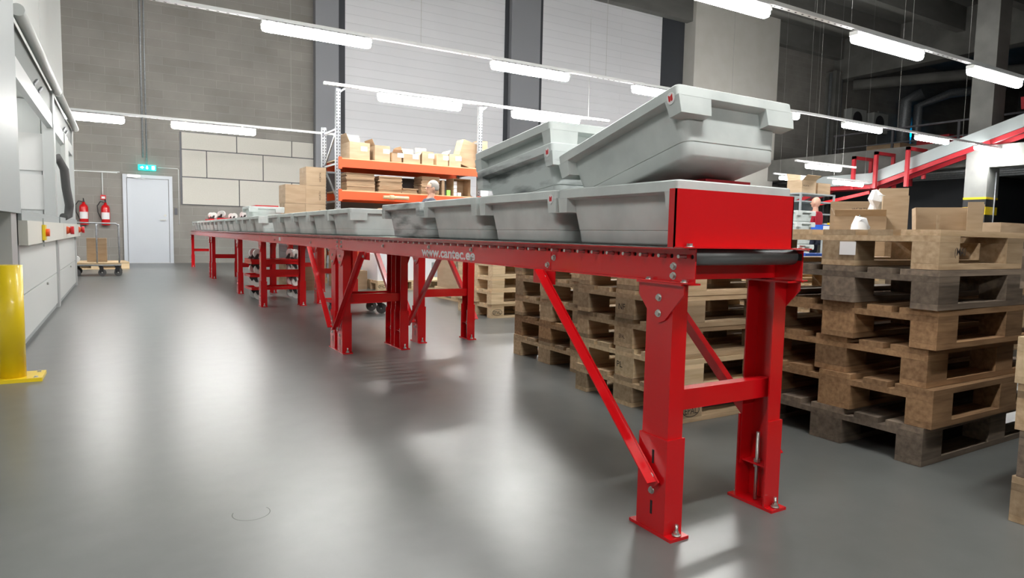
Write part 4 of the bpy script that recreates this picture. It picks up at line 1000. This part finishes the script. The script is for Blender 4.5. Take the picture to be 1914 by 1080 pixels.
MB().box(-.03, .03, -14, 3.2, 1.19, 1.25).build('top_rail', DKMETAL, rl); MB().box(-.02, .02, -14, 3.2, .70, .74).build('middle_rail', DKMETAL, rl)
for y in [3.1, .9, -1.3, -3.5, -5.7, -7.9, -10.1]: MB().box(-.03, .03, y - .04, y + .04, 0, 1.19).build('post', DKMETAL, rl)
for i, (y, h, w) in enumerate([(12.6, 1.0, 1.1), (14.3, .9, 1.3), (11.0, 1.1, .9)]):
    tag(MB().box(25.2, 26.3, y, y + w, 3.75, 3.75 + h).build('crate_stack', CARD if i else REDDK, bevel=.01), ['brown load behind the railing beside the column', 'wide brown load behind the railing', 'red-brown load behind the railing near the column'][(i + 2) % 3], 'crate')
# chute: closed side profile along Y at x 21.2..21.9
ch = empty('inclined_chute', (21.5, 12, 0), label='long grey inclined conveyor chute rising to the right with red underside', cat='chute')
path = [(17.6, 1.6), (16.25, 2.15), (14.6, 2.80), (12.9, 2.80), (8.8, 4.08), (4.0, 5.6)]
m = MB(); loops = []
for y, z in path: loops.append([(-.35, y - 12, z - .02), (.35, y - 12, z - .02), (.35, y - 12, z + .34), (.33, y - 12, z + .34), (.33, y - 12, z + .02), (-.33, y - 12, z + .02), (-.33, y - 12, z + .34), (-.35, y - 12, z + .34)])
m.loft(loops, caps=(True, True)).build('trough', PANELG, ch)
m = MB()
for (a, b) in zip(path[:-1], path[1:]):
    for x in (-.3, .3): m.bar((x, a[0] - 12, a[1] - .10), (x, b[0] - 12, b[1] - .10), .06, .13)
m.build('red_frame', REDDK, ch)
for i, (x, y, z0, z1) in enumerate([(21.0, 13.4, 2.62, 3.72), (21.0, 12.65, 2.62, 3.80), (21.0, 11.65, 2.62, 3.85), (22.0, 12.6, 2.5, 3.3)]):
    h = empty('red_hanger', (x, y, z0), label=['leftmost red hanger frame at the chute', 'second red hanger frame at the chute', 'third, tallest red hanger frame at the chute', 'short rear red hanger frame behind the chute'][i], cat='hanger')
    MB().box(-.05, .05, -.05, .05, 0, z1 - z0).build('post', REDDK, h); MB().box(-.05, 1.0, -.05, .05, z1 - z0 - .1, z1 - z0).build('arm', REDDK, h)
    MB().box(.92, 1.0, -.05, .05, .3, z1 - z0 - .1).build('post', REDDK, h)
tag(MB().bar((20.2, 17.2, 1.55), (21.0, 12.8, 2.5), .08, .10).build('red_beam', REDS), 'thin red support beam running under the grey chute', 'beam')
for i in range(4): tag(MB().cyl((23.0 + i * .5, -4, 3.2 - i * .02), (23.0 + i * .5, YB - .2, 3.2 - i * .02), .05, 10).build('pipe_run', GALV), '%s ceiling pipe under the mezzanine, counted from the column' % ORD[i], 'pipe')
tag(MB().box(26, 33, 11.8, 17.4, 0, 3.3).build('dark_void_block', PILD), 'added dark block standing for the shaded void under the mezzanine', 'shade_block')  # dark block standing in for the unlit void below the slab
tag(MB().bar((22.8, 6.5, 5.3), (22.8, 9.4, 5.0), .4, .35).bar((23.5, 6.0, 6.1), (23.5, 9.3, 5.9), .3, .25).build('red_girder', REDDK), 'dark red girder at the far right above the mezzanine', 'beam')
tag(MB().box(14.5, 15.6, 6.2, 7.2, 0, 1.30).build('machine_block', CARD, bevel=.02), 'flat brown stack of cardboard beside the striped column foot', 'stack')

# ------------------------------------------------------------------ world, camera, view
w = bpy.data.worlds.new('world'); sc.world = w; w.use_nodes = True
w.node_tree.nodes['Background'].inputs['Color'].default_value = (.6, .65, .7, 1); w.node_tree.nodes['Background'].inputs['Strength'].default_value = .05
cam = bpy.data.cameras.new('camera'); co = bpy.data.objects.new('camera', cam); COL.objects.link(co)
cam.sensor_width = 36; cam.lens = 36 * 1231.5 / 1914; cam.clip_end = 200; cam.clip_start = .02
fw = Vector((.50604376, .85874743, -.08045224)); r = Vector((.86220103, -.5061459, .02063284)); u = Vector((.02300217, .07980713, .99654489))
co.matrix_world = Matrix(((r.x, u.x, -fw.x, 0), (r.y, u.y, -fw.y, 0), (r.z, u.z, -fw.z, .85), (0, 0, 0, 1)))
sc.camera = co
sc.view_settings.view_transform = 'Standard'; sc.view_settings.look = 'None'; sc.view_settings.gamma = 1; sc.view_settings.use_curve_mapping = False
sc.view_settings.exposure = 1.85
cy = sc.cycles
cy.use_denoising = True; cy.max_bounces = 7; cy.diffuse_bounces = 4; cy.glossy_bounces = 4; cy.sample_clamp_indirect = 6; cy.caustics_reflective = False; cy.caustics_refractive = False
